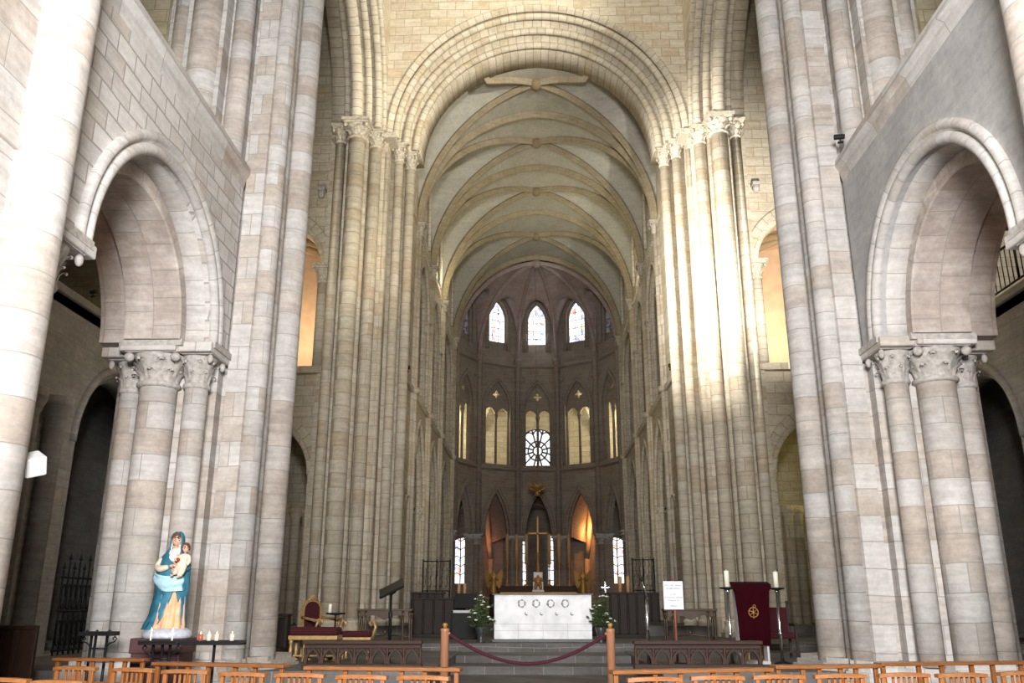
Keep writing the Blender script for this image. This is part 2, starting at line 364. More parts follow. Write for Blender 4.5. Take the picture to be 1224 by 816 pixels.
def capital_mb(x, y, z0, z1, r, ab=None, leaves=8, abh=.16):
    """foliate capital from necking z0 to top of abacus z1 on a shaft of radius r"""
    mb = MB(); h = z1-abh-z0; ab = ab or r*1.75
    mb.lathe([(r, -.02), (r*1.16, 0), (r*1.2, .03), (r*1.16, .06), (r*1.02, .08), (r*1.04, h*.4), (r*1.2, h*.7), (r*1.5, h*.96), (r*1.5, h)], (x, y, z0), 20)
    for tier, (b0, top, wd) in enumerate(((.08, .5, .62), (.3, .84, .7))):
        for i in range(leaves):
            a = 2*PI*(i+.5*tier)/leaves; vs = []; da = PI/leaves*wd*2
            for j, (u, out, ww) in enumerate(((0, 1.03, .7), (.35, 1.07, 1), (.7, 1.16, .95), (.92, 1.34, .7), (1.0, 1.52, .42), (.93, 1.62, .3), (.84, 1.58, .2))):
                z = h*(b0+(top-b0)*u)
                for k in (-1, -.5, 0, .5, 1):
                    aa = a+da*.5*ww*k; rr = r*(out+.12*tier*u+(.05 if k == 0 else (-.0 if abs(k) < 1 else -.04)))
                    vs.append((x+rr*math.cos(aa), y+rr*math.sin(aa), z0+z-.02*h*abs(k)*u))
            fs = [(j*5+k, j*5+k+1, j*5+k+6, j*5+k+5) for j in range(6) for k in range(4)]
            mb.add(vs, fs, True)
    for sx in (-1, 1):
        for sy in (-1, 1):
            mb.ball((x+sx*ab*.8, y+sy*ab*.8, z0+h*.86), r*.28, r*.28, h*.15, 8, 6)
    for k, (z, e) in enumerate(((z1-abh, .92), (z1-abh*.55, 1.08))):
        zz = z1-abh*.55 if k == 0 else z1
        mb.box(x-ab*e, x+ab*e, y-ab*e, y+ab*e, z, zz)
    return mb
def shaft_mb(x, y, z0, z1, r, n=20):
    return MB().lathe([(r, 0), (r, z1-z0)], (x, y, z0), n)
def base_mb(x, y, z, r):
    mb = MB(); mb.box(x-r*1.6, x+r*1.6, y-r*1.6, y+r*1.6, z, z+.14)
    mb.lathe([(r*1.5, .14), (r*1.55, .2), (r*1.45, .26), (r*1.2, .3), (r*1.18, .36), (r*1.3, .4), (r*1.25, .45), (r, .48)], (x, y, z), 20)
    return mb

# ------------------------------------------------------------------ the building: x across, y towards the altar, z up (metres)
NX = 5.5          # nave wall face
SPRING = 5.65
ARC_Y = 11.55
CHOIR_Z = .9
APY = 46.6        # centre of the apse
SIDES = ((-1, 'left'), (1, 'right'))

# floors
fl = struct(MB().box(-20, 20, -6, 16.8, -.2, 0).build('floor', 'floor'))
for i, (y0, y1, z) in enumerate(((16.8, 18.9, .12), (18.9, 20.0, .28), (20.0, 21.5, .43), (21.5, 26.4, .62), (26.4, 62, CHOIR_Z))):
    x = 20
    struct(MB().box(-x, x, y0, y1, -.2, z).build('floor_step' if i < 4 else 'floor_choir', 'floor'))
for s, nm in SIDES:      # side platforms of the crossing
    xs = sorted((s*1.9, s*19.9))
    mb = MB(); mb.bbox(xs[0], xs[1], 14.95, 21.4, -.1, .46, .02)
    struct(mb.build('floor_platform_'+nm, 'floor'))

# ---------------- nave arcade walls
for s, nm in SIDES:
    F = frame_panel((s*NX, ARC_Y, 0), (0, 1, 0), (s, 0, 0))   # u along +y, w outwards
    mb = MB(); panel(mb, F, [(-5.6, SPRING), *arch_line(2.06, SPRING, 2.06, 0, 18)[::-1], (2.85, SPRING), (2.85, 9.05), (-5.6, 9.05)], [], 0, 1.4)
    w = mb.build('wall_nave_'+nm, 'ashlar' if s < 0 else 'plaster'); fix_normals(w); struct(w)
    # ledge of the tribune
    mb = MB(); y0, y1 = -5.6, 2.85
    for i in range(1):
        pr = [(0, 8.85), (-.03, 8.98), (-.04, 9.05), (-.1, 9.14), (-.1, 9.27), (-.02, 9.3), (1.4, 9.3), (1.4, 8.85)]
        n = len(pr); vs = [F(u, z, ww) for u in (y0, y1) for ww, z in pr]
        mb.add(vs, [(k, (k+1) % n, n+(k+1) % n, n+k) for k in range(n)]+[list(range(n))[::-1], [n+k for k in range(n)]])
    o = mb.build('ledge', 'pier', w); fix_normals(o)
    # moulded outer order
    mb = MB()
    prof = [(.30, .05), (.30, -.07), (.22, -.09), (.18, -.02)]+roll(.07, .02, .115, 150, -60+0, 10)+[(.0, .12), (-.02, .2), (.0, .45), (.3, .45)]
    prof = [(.34, .06), (.34, -.06), (.26, -.1), (.2, -.06), (.17, -.005)]+[(.08+.1*math.cos(R(a)), .03+.1*math.sin(R(a))) for a in range(20, -261, -40)][:0]
    prof += [(.165, -.03), (.13, -.075), (.08, -.09), (.03, -.075), (-.005, -.03), (-.01, .02), (.03, .06), (.04, .1), (0, .13), (-.03, .2), (-.03, .5), (.34, .5)]
    arch_sweep(mb, F, 0, 2.05, SPRING, 2.05, prof, n=26)
    o = mb.build('arch_moulding', 'arch', w); fix_normals(o)
    # inner order (deep soffit)
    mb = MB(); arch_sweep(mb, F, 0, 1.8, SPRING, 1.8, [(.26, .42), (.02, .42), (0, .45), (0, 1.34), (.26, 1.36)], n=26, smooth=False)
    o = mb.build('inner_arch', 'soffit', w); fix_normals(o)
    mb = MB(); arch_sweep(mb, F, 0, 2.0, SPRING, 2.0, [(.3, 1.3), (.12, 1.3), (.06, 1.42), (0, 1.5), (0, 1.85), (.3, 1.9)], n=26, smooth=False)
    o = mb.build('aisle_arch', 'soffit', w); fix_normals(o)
    # tribune behind the ledge
    tf = MB().box(*sorted((s*6.9, s*11)), 5, 17, 9.0, 9.25).build('floor_tribune_'+nm, 'dark'); struct(tf)
    F2 = frame_panel((s*11, 0, 0), (0, 1, 0), (s, 0, 0))
    mb = MB(); panel(mb, F2, [(4, 9.0), (17.5, 9.0), (17.5, 20), (4, 20)], [[(u+11.0, z) for u, z in arch_line(.8, 12.5, .8, 0, 10, 10.6)]], 0, .5)
    o = mb.build('wall_tribune_'+nm, 'dark'); fix_normals(o); struct(o)
    F3 = frame_panel((0, 16.6, 0), (s, 0, 0), (0, 1, 0))
    mb = MB(); panel(mb, F3, [(7.3, 9.25), (11, 9.25), (11, 20), (7.3, 20)], [[(u+9.4, z) for u, z in arch_line(1.0, 12.2, 1.0, 0, 10, 9.3)]], 0, .5)
    o = mb.build('wall_tribune_end_'+nm, 'cream'); fix_normals(o); struct(o)

# ---------------- compound piers of the nave side of the crossing
def pier_root(x, y, label, group=None):
    return empty('clustered_pier', (x, y, 0), label, 'pier', group)
for s, nm in SIDES:
    root = pier_root(s*6.0, 15.6, 'tall clustered grey stone pier behind the blue robed statue' if s < 0 else
                     'tall clustered grey stone pier to the right of the maroon draped lectern')
    core = [(7.45, 14.6), (7.3, 14.42), (6.8, 14.42), (6.8, 14.08), (6.05, 14.08), (6.05, 14.4), (5.62, 14.4), (5.62, 14.66), (5.46, 14.66), (5.46, 14.4),
            (5.12, 14.4), (5.06, 14.7), (5.2, 14.9), (5.2, 15.35), (5.0, 15.45), (4.93, 15.6), (4.93, 16.5), (5.3, 16.5), (5.3, 17.0), (7.45, 17.0)]
    MB().prism([(s*x, y) for x, y in core], .62, 21).build('core', 'pier', root, world=True)
    step = [(7.62, 14.2), (6.95, 13.95), (6.9, 13.45), (5.95, 13.45), (5.9, 13.85), (5.45, 13.8), (5.3, 14.1), (4.9, 14.15), (4.7, 14.6), (4.8, 14.95), (4.55, 15.4), (4.5, 16.8), (5.2, 17.2), (7.62, 17.2)]
    mb = MB(); mb.prism([(s*x, y) for x, y in step], -.05, .5)
    mb.prism([(s*(x+(6-x)*.04), y+.06*(15.5-y)/1.6) for x, y in step], .5, .58)
    mb.prism([(s*(x+(6-x)*.08), y+.12*(15.5-y)/1.6) for x, y in step], .58, .66)
    mb.build('plinth', 'pier', root, world=True)
    for (x, y, r, cap) in ((6.42, 13.93, .30, 1), (5.8, 13.98, .19, 1), (7.05, 14.3, .18, 1), (5.02, 14.64, .19, 0), (5.1, 15.1, .2, 0), (4.9, 15.72, .26, 0)):
        zt = 4.98 if cap else 21
        shaft_mb(s*x, y, .6, zt, r).build('shaft', 'shaft', root, world=True)
        base_mb(s*x, y, .55, r).build('shaft_base', 'pier', root, world=True) if r < 0 else None
        if cap: capital_mb(s*x, y, 4.95, SPRING+.02, r, r*1.6 if r > .25 else r*1.9, abh=.2).build('capital', 'carve', root, world=True)
    for (x, y, r) in ((6.42, 14.15, .30), (5.8, 14.4, .2), (7.05, 14.45, .18)):      # tribune responds above the ledge
        shaft_mb(s*x, y, 9.25, 14.2, r).build('tribune_shaft', 'shaft', root, world=True)
    # little impost blocks carrying the arch orders
    mb = MB()
    for x0, x1, y0, y1 in ((5.44, 6.1, 13.5, 14.5), (6.0, 6.95, 13.42, 14.3), (6.85, 7.42, 13.8, 14.6)):
        a, b = sorted((s*x0, s*x1)); mb.bbox(a, b, y0, y1, SPRING-.17, SPRING, .025)
    mb.build('impost', 'pier', root, world=True)
    # near pier, at the edge of the picture
    root = pier_root(s*5.9, 7.6, 'nearest pale stone pier with a round shaft at the left edge' if s < 0 else
                     'nearest pale stone pier cut off by the right edge')
    core = [(7.45, 1.5), (7.45, 8.55), (7.3, 8.68), (6.8, 8.68), (6.8, 9.0), (6.05, 9.0), (6.05, 8.7), (5.47, 8.7), (5.43, 8.5), (5.43, 1.5)]
    MB().prism([(s*x, y) for x, y in core], 0, 21).build('core', 'pier', root, world=True)
    shaft_mb(s*5.36, 8.1, 0, 21, .33, 28).build('shaft', 'shaft', root, world=True)
    MB().bbox(*sorted((s*5.37, s*5.45)), 1.6, 8.2, 5.95, 6.12, .02).build('string_course', 'pier', root, world=True)
    for (x, y, r) in ((6.42, 9.15, .30), (5.8, 9.1, .19), (7.05, 8.8, .18)):
        shaft_mb(s*x, y, 0, 4.98, r).build('shaft', 'shaft', root, world=True)
        capital_mb(s*x, y, 4.95, SPRING+.02, r, r*1.6 if r > .25 else r*1.9, abh=.2).build('capital', 'carve', root, world=True)
    mb = MB()
    for x0, x1, y0, y1 in ((5.42, 6.1, 8.6, 9.6), (6.0, 6.95, 8.8, 9.66), (6.85, 7.42, 8.5, 9.3)):
        a, b = sorted((s*x0, s*x1)); mb.bbox(a, b, y0, y1, SPRING-.17, SPRING, .025)
    mb.build('impost', 'pier', root, world=True)

# ---------------- transept arms: end galleries on an arch, east walls with chapel and gallery openings
for s, nm in SIDES:
    F = frame_panel((s*10.5, 21.0, 0), (0, 1, 0), (s, 0, 0))
    mb = MB(); panel(mb, F, [(-8.5, -.05), (5.5, -.05), (5.5, 8.05), (-8.5, 8.05)], [arch_line(1.95, 5.0, 1.95, 0, 16, .5)], 0, .7)
    w = mb.build('wall_transept_'+nm, 'dark'); fix_normals(w); struct(w)
    mb = MB(); arch_sweep(mb, F, 0, 1.78, 5.0, 1.78, [(.42, .05), (.42, -.06), (.3, -.1), (.22, -.04), (.18, .1), (.08, .14), (0, .25), (0, .6), (.42, .6)], n=20)
    o = mb.build('arch_moulding', 'dark', w); fix_normals(o)
    mb = MB(); mb.bbox(*sorted((s*10.42, s*10.7)), 12.6, 26.4, 8.02, 8.22, .03); mb.build('ledge', 'dark', w)
    mb = MB()
    for y in (17.9, 16.9): mb.lathe([(.22, 0), (.22, 5.2), (.34, 5.5), (.34, 5.75)], (s*10.4, y, 0), 14)
    mb.build('wall_shaft', 'dark', w)
    struct(MB().box(*sorted((s*10.5, s*16)), 12.5, 26.4, 7.8, 8.05).build('floor_gallery_'+nm, 'dark'))
    struct(MB().box(*sorted((s*13.2, s*13.6)), 12.5, 26.4, 0, 7.8).build('wall_chapel_'+nm, 'dark'))
    F2 = frame_panel((s*13.2, 20.9, 0), (0, 1, 0), (-s, 0, 0))
    mb = MB(); arch_sweep(mb, F2, .6, 1.2, 3.9, 1.5, [(.3, 0), (.3, .15), (.1, .2), (0, .1), (0, 0)], zb=.6, n=14)
    o = mb.build('trim_blind_arch_'+nm, 'dark'); fix_normals(o); struct(o)
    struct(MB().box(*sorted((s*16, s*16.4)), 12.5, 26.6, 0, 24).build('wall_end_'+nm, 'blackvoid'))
    # east wall of the arm
    F = frame_panel((0, 26.3, 0), (s, 0, 0), (0, 1, 0))
    low = [(u+8.85, z) for u, z in arch_line(1.75, 5.3, 1.75, 0, 16, .62)]
    gal = [(u+8.85, z) for u, z in arch_line(1.72, 12.1, 1.72, 0, 16, 8.7)]
    mb = MB(); panel(mb, F, [(6.4, .5), (16.2, .5), (16.2, 26), (6.4, 26)], [low, gal], 0, .9)
    w = mb.build('wall_east_transept_'+nm, 'cream'); fix_normals(w); struct(w)
    pr = [(.42, .05), (.42, -.06), (.34, -.1), (.27, -.02), (.22, -.07), (.14, -.07), (.1, .06), (.04, .1), (0, .02), (-.04, .12), (0, .25), (.42, .25)]
    for zs, zb in ((5.3, None), (12.1, None)):
        mb = MB(); arch_sweep(mb, F, 8.85, 1.72, zs, 1.72, pr, n=22); o = mb.build('arch_moulding', 'creamarch', w); fix_normals(o)
    MB().lathe([(.16, 0), (.16, 3.0)], (s*7.02, 26.25, 8.7), 14).build('gallery_shaft', 'creamshaft', w)
    capital_mb(s*7.02, 26.25, 11.5, 12.1, .16, .3, abh=.14).build('capital', 'creamcarve', w)
    MB().bbox(*sorted((s*6.3, s*10.6)), 26.1, 26.35, 8.45, 8.68, .03).build('sill', 'cream', w)
    # gallery room behind, with its ribbed vault and small window
    struct(MB().box(*sorted((s*6.4, s*12)), 30.2, 30.6, 8.4, 15.5).build('wall_gallery_back_'+nm, 'orangewall'))
    struct(MB().box(*sorted((s*11.8, s*12.1)), 27.2, 30.2, 8.4, 15.5).build('wall_gallery_side_'+nm, 'orangewall'))
    mb = MB(); n = 14
    vs = []; fs = []
    for i in range(n+1):
        a = PI*i/n
        for y in (27.2, 30.2): vs.append((s*(9.1+2.7*math.cos(a)), y, 11.9+2.3*math.sin(a)))
    for i in range(n): fs.append((2*i, 2*i+1, 2*i+3, 2*i+2))
    mb.add(vs, fs, True); gc = mb.build('ceiling_gallery_'+nm, 'orangewall'); struct(gc)
    mb = MB()
    for ya, yb in ((27.2, 30.2), (30.2, 27.2)):
        pts = [(s*(9.1+2.6*math.cos(PI*i/16)), ya+(yb-ya)*i/16, 11.7+2.3*math.sin(PI*i/16)) for i in range(17)]
        mb.tube(pts, .13, 8)
    mb.build('vault_rib', 'rib', gc)
    struct(MB().box(*sorted((s*6.4, s*12)), 27.2, 30.6, 8.3, 8.5).build('floor_east_gallery_'+nm, 'dark'))
    # chapel below
    struct(MB().box(*sorted((s*6.4, s*12)), 31.5, 31.9, .5, 8.3).build('wall_east_chapel_'+nm, 'cream'))
    rt = empty('chapel_column', (s*8.0, 28.6, .6), 'yellow lit slender column group seen through the %s chapel arch' % nm, 'column')
    for dx, dy in ((0, 0), (.34, .15), (-.3, .2)):
        MB().lathe([(.16, 0), (.16, 3.6), (.24, 3.75), (.24, 3.95)], (dx, dy, 0), 14).build('shaft', 'creamshaft', rt)

# ---------------- crossing: east arch wall, side arch walls, eastern piers
ESP = 16.7
F = frame_panel((0, 25.95, 0), (1, 0, 0), (0, 1, 0))
mb = MB(); panel(mb, F, [(-5.5, ESP), (-4.95, ESP), *arch_line(4.95, ESP, 4.95, 0, 30)[::-1][1:-1], (4.95, ESP), (5.5, ESP), (5.5, 28), (-5.5, 28)], [], 0, 1.6)
we = mb.build('wall_crossing_east', 'cream'); fix_normals(we); struct(we)
def orders(mb, F, uc, specs, zs, n=40):
    for rad, w, r in specs:
        pr = [(r*math.cos(R(a)), w+r*math.sin(R(a))) for a in range(0, 360, 30)]
        arch_sweep(mb, F, uc, rad, zs, rad, pr, n=n)
mb = MB(); arch_sweep(mb, F, 0, 5.0, ESP, 5.0, [(.12, .02), (.12, -.07), (.05, -.1), (0, -.04), (-.1, 0), (-.1, .06), (.12, .06)], n=40)
o = mb.build('hood_moulding', 'creamarch', we); fix_normals(o)
for rad, w, r in ((4.82, .2, .125), (4.52, .62, .125), (4.24, 1.06, .125)):
    mb = MB(); orders(mb, F, 0, [(rad, w, r)], ESP)
    o = mb.build('arch_roll', 'creamarch', we); fix_normals(o)
mb = MB(); arch_sweep(mb, F, 0, 4.42, ESP, 4.42, [(.6, .22), (.46, .22), (.36, .36), (.36, .64), (.16, .64), (.06, .8), (.06, 1.08), (-.12, 1.08), (-.22, 1.24), (-.3, 1.3), (-.32, 2.3), (.6, 2.4)], n=40)
o = mb.build('arch_soffit', 'creamarch', we); fix_normals(o)
for s, nm in SIDES:
    F = frame_panel((s*5.15, 21.05, 0), (0, 1, 0), (s, 0, 0))
    ha = 4.35
    mb = MB(); panel(mb, F, [(-5.2, ESP), (-ha-.15, ESP), *arch_line(ha+.15, ESP, ha+.15, 0, 30)[::-1][1:-1], (ha+.15, ESP), (5.0, ESP), (5.0, 28), (-5.2, 28)], [], 0, 1.2)
    w = mb.build('wall_crossing_'+nm, 'cream'); fix_normals(w); struct(w)
    for rad, ww, r in ((4.56, -.02, .08), (4.4, .16, .12), (4.2, .44, .12), (3.98, .8, .2), (4.2, 1.16, .1)):
        mb = MB(); orders(mb, F, 0, [(rad, ww, r)], ESP)
        o = mb.build('arch_roll', 'creamarch', w); fix_normals(o)
    mb = MB(); arch_sweep(mb, F, 0, 4.1, ESP, 4.1, [(.55, .15), (.42, .15), (.36, .26), (.36, .46), (.2, .46), (.14, .56), (.1, .6), (.1, 1.2), (.2, 1.3), (.2, 1.7), (.55, 1.7)], n=36)
    o = mb.build('arch_soffit', 'creamarch', w); fix_normals(o)
    root = pier_root(s*5.2, 26.6, 'slender clustered pier at the left of the choir, behind the gilded armchair and wooden table' if s < 0 else
                     'brightly lit clustered pier at the right of the choir, behind the white notice')
    core = [(4.6, 28.6), (4.6, 27.45), (4.85, 27.4), (4.85, 26.9), (5.05, 26.85), (5.05, 26.1), (5.25, 26.1), (5.25, 25.9), (5.62, 25.85), (5.62, 25.42), (6.2, 25.42), (6.2, 25.6), (6.72, 25.6), (6.72, 26.2), (7.0, 26.2), (7.0, 28.6)]
    MB().prism([(s*x, y) for x, y in core], .6, ESP).build('core', 'creampier', root, world=True)
    for x, y, r, ab in ((4.45, 27.3, .165, .26), (4.76, 26.72, .15, .25), (5.1, 26.2, .11, .2), (5.4, 25.8, .19, .3), (5.68, 25.5, .1, .2), (5.92, 25.2, .27, .42), (6.5, 25.42, .165, .27)):
        shaft_mb(s*x, y, .6, ESP-.56, r).build('shaft', 'creamshaft', root, world=True)
        if r > .12:
            capital_mb(s*x, y, ESP-.6, ESP+.03, r, ab, abh=.16).build('capital', 'creamcarve', root, world=True)
            base_mb(s*x, y, .6, r).build('shaft_base', 'creampier', root, world=True)
    MB().bbox(*sorted((s*4.75, s*6.9)), 25.7, 28.5, ESP-.2, ESP, .03).build('impost', 'creamcarve', root, world=True)

# ---------------- choir: side walls in three storeys, vault
CW = 4.72
BAYS = [(26.9, 31.3), (31.3, 35.8), (35.8, 40.5), (40.5, APY)]
CAPZ = 15.85; HX = 4.75; RISE = 4.95
for s, nm in SIDES:
    F = frame_panel((s*CW, 0, 0), (0, 1, 0), (s, 0, 0))
    holes = []; spec = []
    for y0, y1 in BAYS:
        yc = (y0+y1)/2; hw = (y1-y0)/2-.42
        for h, zs, rise, zb in ((hw, 5.15, 3.35, .92), (hw*.93, 13.0, 2.0, 9.35), (hw*.7, 17.6, 2.0, 16.2)):
            holes.append([(u+yc, z) for u, z in arch_line(h, zs, rise, 0, 10, zb)]); spec.append((yc, h, zs, rise, zb))
    mb = MB(); panel(mb, F, [(28.2, .6), (APY+.3, .6), (APY+.3, 23.5), (28.2, 23.5)], holes[3:] , 0, 1.1)
    w = mb.build('wall_choir_'+nm, 'cream'); fix_normals(w); struct(w)
    for yc, h, zs, rise, zb in spec[3:]:
        mb = MB()
        jam = zb if zb > 1 else 5.15
        for (rad, ww, r) in ((-.02, -.02, .075), (-.14, .2, .085), (-.25, .5, .09)):
            pr = [(rad+r*math.cos(R(a)), ww+r*math.sin(R(a))) for a in range(0, 360, 45)]
            arch_sweep(mb, F, yc, h, zs, rise, pr, zb=zb, n=10)
        o = mb.build('arch_moulding', 'creamarch', w); fix_normals(o)
        if 9 < zb < 10:                                        # capitals on the tribune jambs and a middle column
            for u in (-h, h):
                capital_mb(s*(CW+.08), yc+u, 12.6, 13.05, .1, .2, 6, abh=.1).build('jamb_capital', 'creamcarve', w)
            MB().lathe([(.11, 0), (.11, 3.0), (.2, 3.3), (.2, 3.45)], (s*(CW+.45), yc, 9.35), 12).build('tribune_column', 'creamshaft', w)
            mb = MB(); F4 = frame_panel((s*(CW+.45), 0, 0), (0, 1, 0), (s, 0, 0))
            for q in (-1, 1): arch_sweep(mb, F4, yc+q*h*.5, h*.46, 12.8, .95, [(.1, -.1), (0, -.1), (0, .1), (.1, .1)], n=8)
            o = mb.build('tribune_tracery', 'creamarch', w); fix_normals(o)
    MB().bbox(*sorted((s*4.6, s*5.1)), 27.9, APY+.2, 8.98, 9.2, .04).build('string_course', 'creamshaft', w)
    MB().bbox(*sorted((s*4.66, s*5.1)), 27.9, APY+.2, 15.72, 15.9, .04).build('upper_string_course', 'creamshaft', w)
    mb = MB()
    for y0, y1 in BAYS[1:]:
        for k in range(int((y1-y0)/.28)): mb.ball((s*4.7, y0+.2+.28*k, 15.55), .07, .07, .07, 6, 4)
    mb.build('billet_moulding', 'creamcarve', w)
    for yb in (31.3, 35.8, 40.5, APY):
        root = empty('vault_shaft', (s*4.66, yb, CHOIR_Z), 'engaged shaft cluster on the %s choir wall, %s' % (nm, {31.3: 'first beyond the crossing arch', 35.8: 'second beyond the crossing arch', 40.5: 'third beyond the crossing arch', APY: 'last one where the apse begins'}[yb]), 'shaft')
        for dy, dx, r in ((0, 0, .115), (-.19, .06, .075), (.19, .06, .075)):
            shaft_mb(s*(4.63+dx), yb+dy, CHOIR_Z, CAPZ-.5 if dx == 0 else 15.7, r, 14).build('shaft', 'creamshaft', root, world=True)
        capital_mb(s*4.6, yb, CAPZ-.5, CAPZ, .115, .23, 6, abh=.13).build('capital', 'creamcarve', root, world=True)
        for dx in (.16, .5, .86):       # shafts and capitals on the side of the arcade pier towards the crossing
            shaft_mb(s*(4.7+dx), yb-.42, CHOIR_Z, 4.75, .13, 12).build('arcade_shaft', 'creamshaft', root, world=True)
            capital_mb(s*(4.7+dx), yb-.42, 4.72, 5.2, .13, .2, 6, abh=.12).build('arcade_capital', 'creamcarve', root, world=True)
        mb = MB(); mb.lathe([(.16, 0), (.22, .1), (.22, .22)], (s*4.63, yb, 8.98), 14)
        mb.build('shaft_ring', 'creamshaft', root, world=True)
    # aisle beyond the arcade, tribune beyond its arches
    struct(MB().box(*sorted((s*9.6, s*10)), 32.2, 50, .5, 9).build('wall_choir_aisle_'+nm, 'dark'))
    struct(MB().box(*sorted((s*6.0, s*10)), 32.2, 50, 8.9, 9.15).build('floor_choir_tribune_'+nm, 'dark'))
    struct(MB().box(*sorted((s*8.4, s*8.8)), 32.2, 50, 9.1, 16).build('wall_choir_tribune_'+nm, 'cream'))
    struct(MB().box(*sorted((s*6.0, s*8.8)), 32.2, 50, 15.6, 15.9).build('ceiling_choir_tribune_'+nm, 'dark'))
    struct(MB().box(*sorted((s*6.3, s*6.5)), 28, 47, 15.9, 23).build('wall_clerestory_'+nm, 'cream'))
    for i, (y0, y1) in enumerate(BAYS[1:]):
        yc = (y0+y1)/2; F5 = frame_panel((s*6.28, 0, 0), (0, 1, 0), (-s, 0, 0))
        mb = MB(); panel(mb, F5, [(u+yc, z) for u, z in arch_line(.6, 18.3, .9, 0, 8, 16.8)], [], 0, .04)
        o = mb.build('window_%d' % (20+i+3*(s > 0)), 'paleglass'); fix_normals(o); struct(o)

def fprof(t):
    rho = RISE/HX; r = (1+rho*rho)/2
    return math.sqrt(max(0, r*r-(t+r-1)**2))/rho
TS = sorted(set([round(v, 5) for v in [0, .07, .14, .22, .3, .38, .46, .54, .62, .7, .77, .83, .88, .92, .955, .98, .993, 1.0]]))
TS = [-t for t in TS[::-1] if t > 0]+TS
mb = MB()
for y0, y1 in BAYS:
    n = len(TS); yc = (y0+y1)/2; hy = (y1-y0)/2; vs = []
    for b in TS:
        for a in TS: vs.append((a*HX, yc+b*hy, CAPZ+RISE*fprof(min(abs(a), abs(b)))))
    fs = []
    for j in range(n-1):
        for i in range(n-1):
            q = (j*n+i, j*n+i+1, (j+1)*n+i+1, (j+1)*n+i)
            am, bm_ = (TS[i]+TS[i+1])/2, (TS[j]+TS[j+1])/2
            if abs(abs(am)-abs(bm_)) < 1e-6:
                if am*bm_ > 0: fs += [(q[0], q[1], q[2]), (q[0], q[2], q[3])]
                else: fs += [(q[0], q[1], q[3]), (q[1], q[2], q[3])]
            else: fs.append(q)
    fs = [f for f in fs if max(vs[k][1] for k in f) > 28.2]; vs = [(x, max(y, 28.2), z) for x, y, z in vs]
    mb.add(vs, fs, False)
cv = mb.build('ceiling_choir', 'web'); struct(cv)
for i, (y0, y1) in enumerate(BAYS):
    yc = (y0+y1)/2; hy = (y1-y0)/2; tt = [k/28 for k in range(29)]; tt = [math.sin(PI/2*t) for t in tt]
    for sx in (-1, 1):
        for sy in (-1, 1):
            pts = [(sx*t*HX*.985, yc+sy*t*hy*.985, CAPZ+RISE*fprof(t)-.02) for t in tt]
            pts = [p for p in pts if p[1] > 28.22]
            if i == 0 and sy < 0: pts.append((pts[-1][0]*1.12, 28.0, pts[-1][2]+.3))
            mb = MB(); rib_sweep(mb, pts, Vector((sx*HX, sy*hy, 0)).cross(Vector((0, 0, 1))), RIBP)
            o = mb.build('diagonal_rib', 'rib', cv); fix_normals(o)
    mb = MB(); mb.lathe([(.0, -.34), (.1, -.33), (.17, -.28), (.22, -.2), (.24, -.1), (.2, .05)], (0, yc, CAPZ+RISE), 14)
    mb.build('boss', 'rib', cv)
for yb in (31.3, 35.8, 40.5, APY):
    for sx in (-1, 1):
        tt = [math.sin(PI/2*k/28) for k in range(29)]
        mb = MB(); rib_sweep(mb, [(sx*t*HX*.985, yb, CAPZ+RISE*fprof(t)-.02) for t in tt], (0, 1, 0), [(a*1.35, d*1.15) for a, d in RIBP])
        o = mb.build('transverse_rib', 'rib', cv); fix_normals(o)

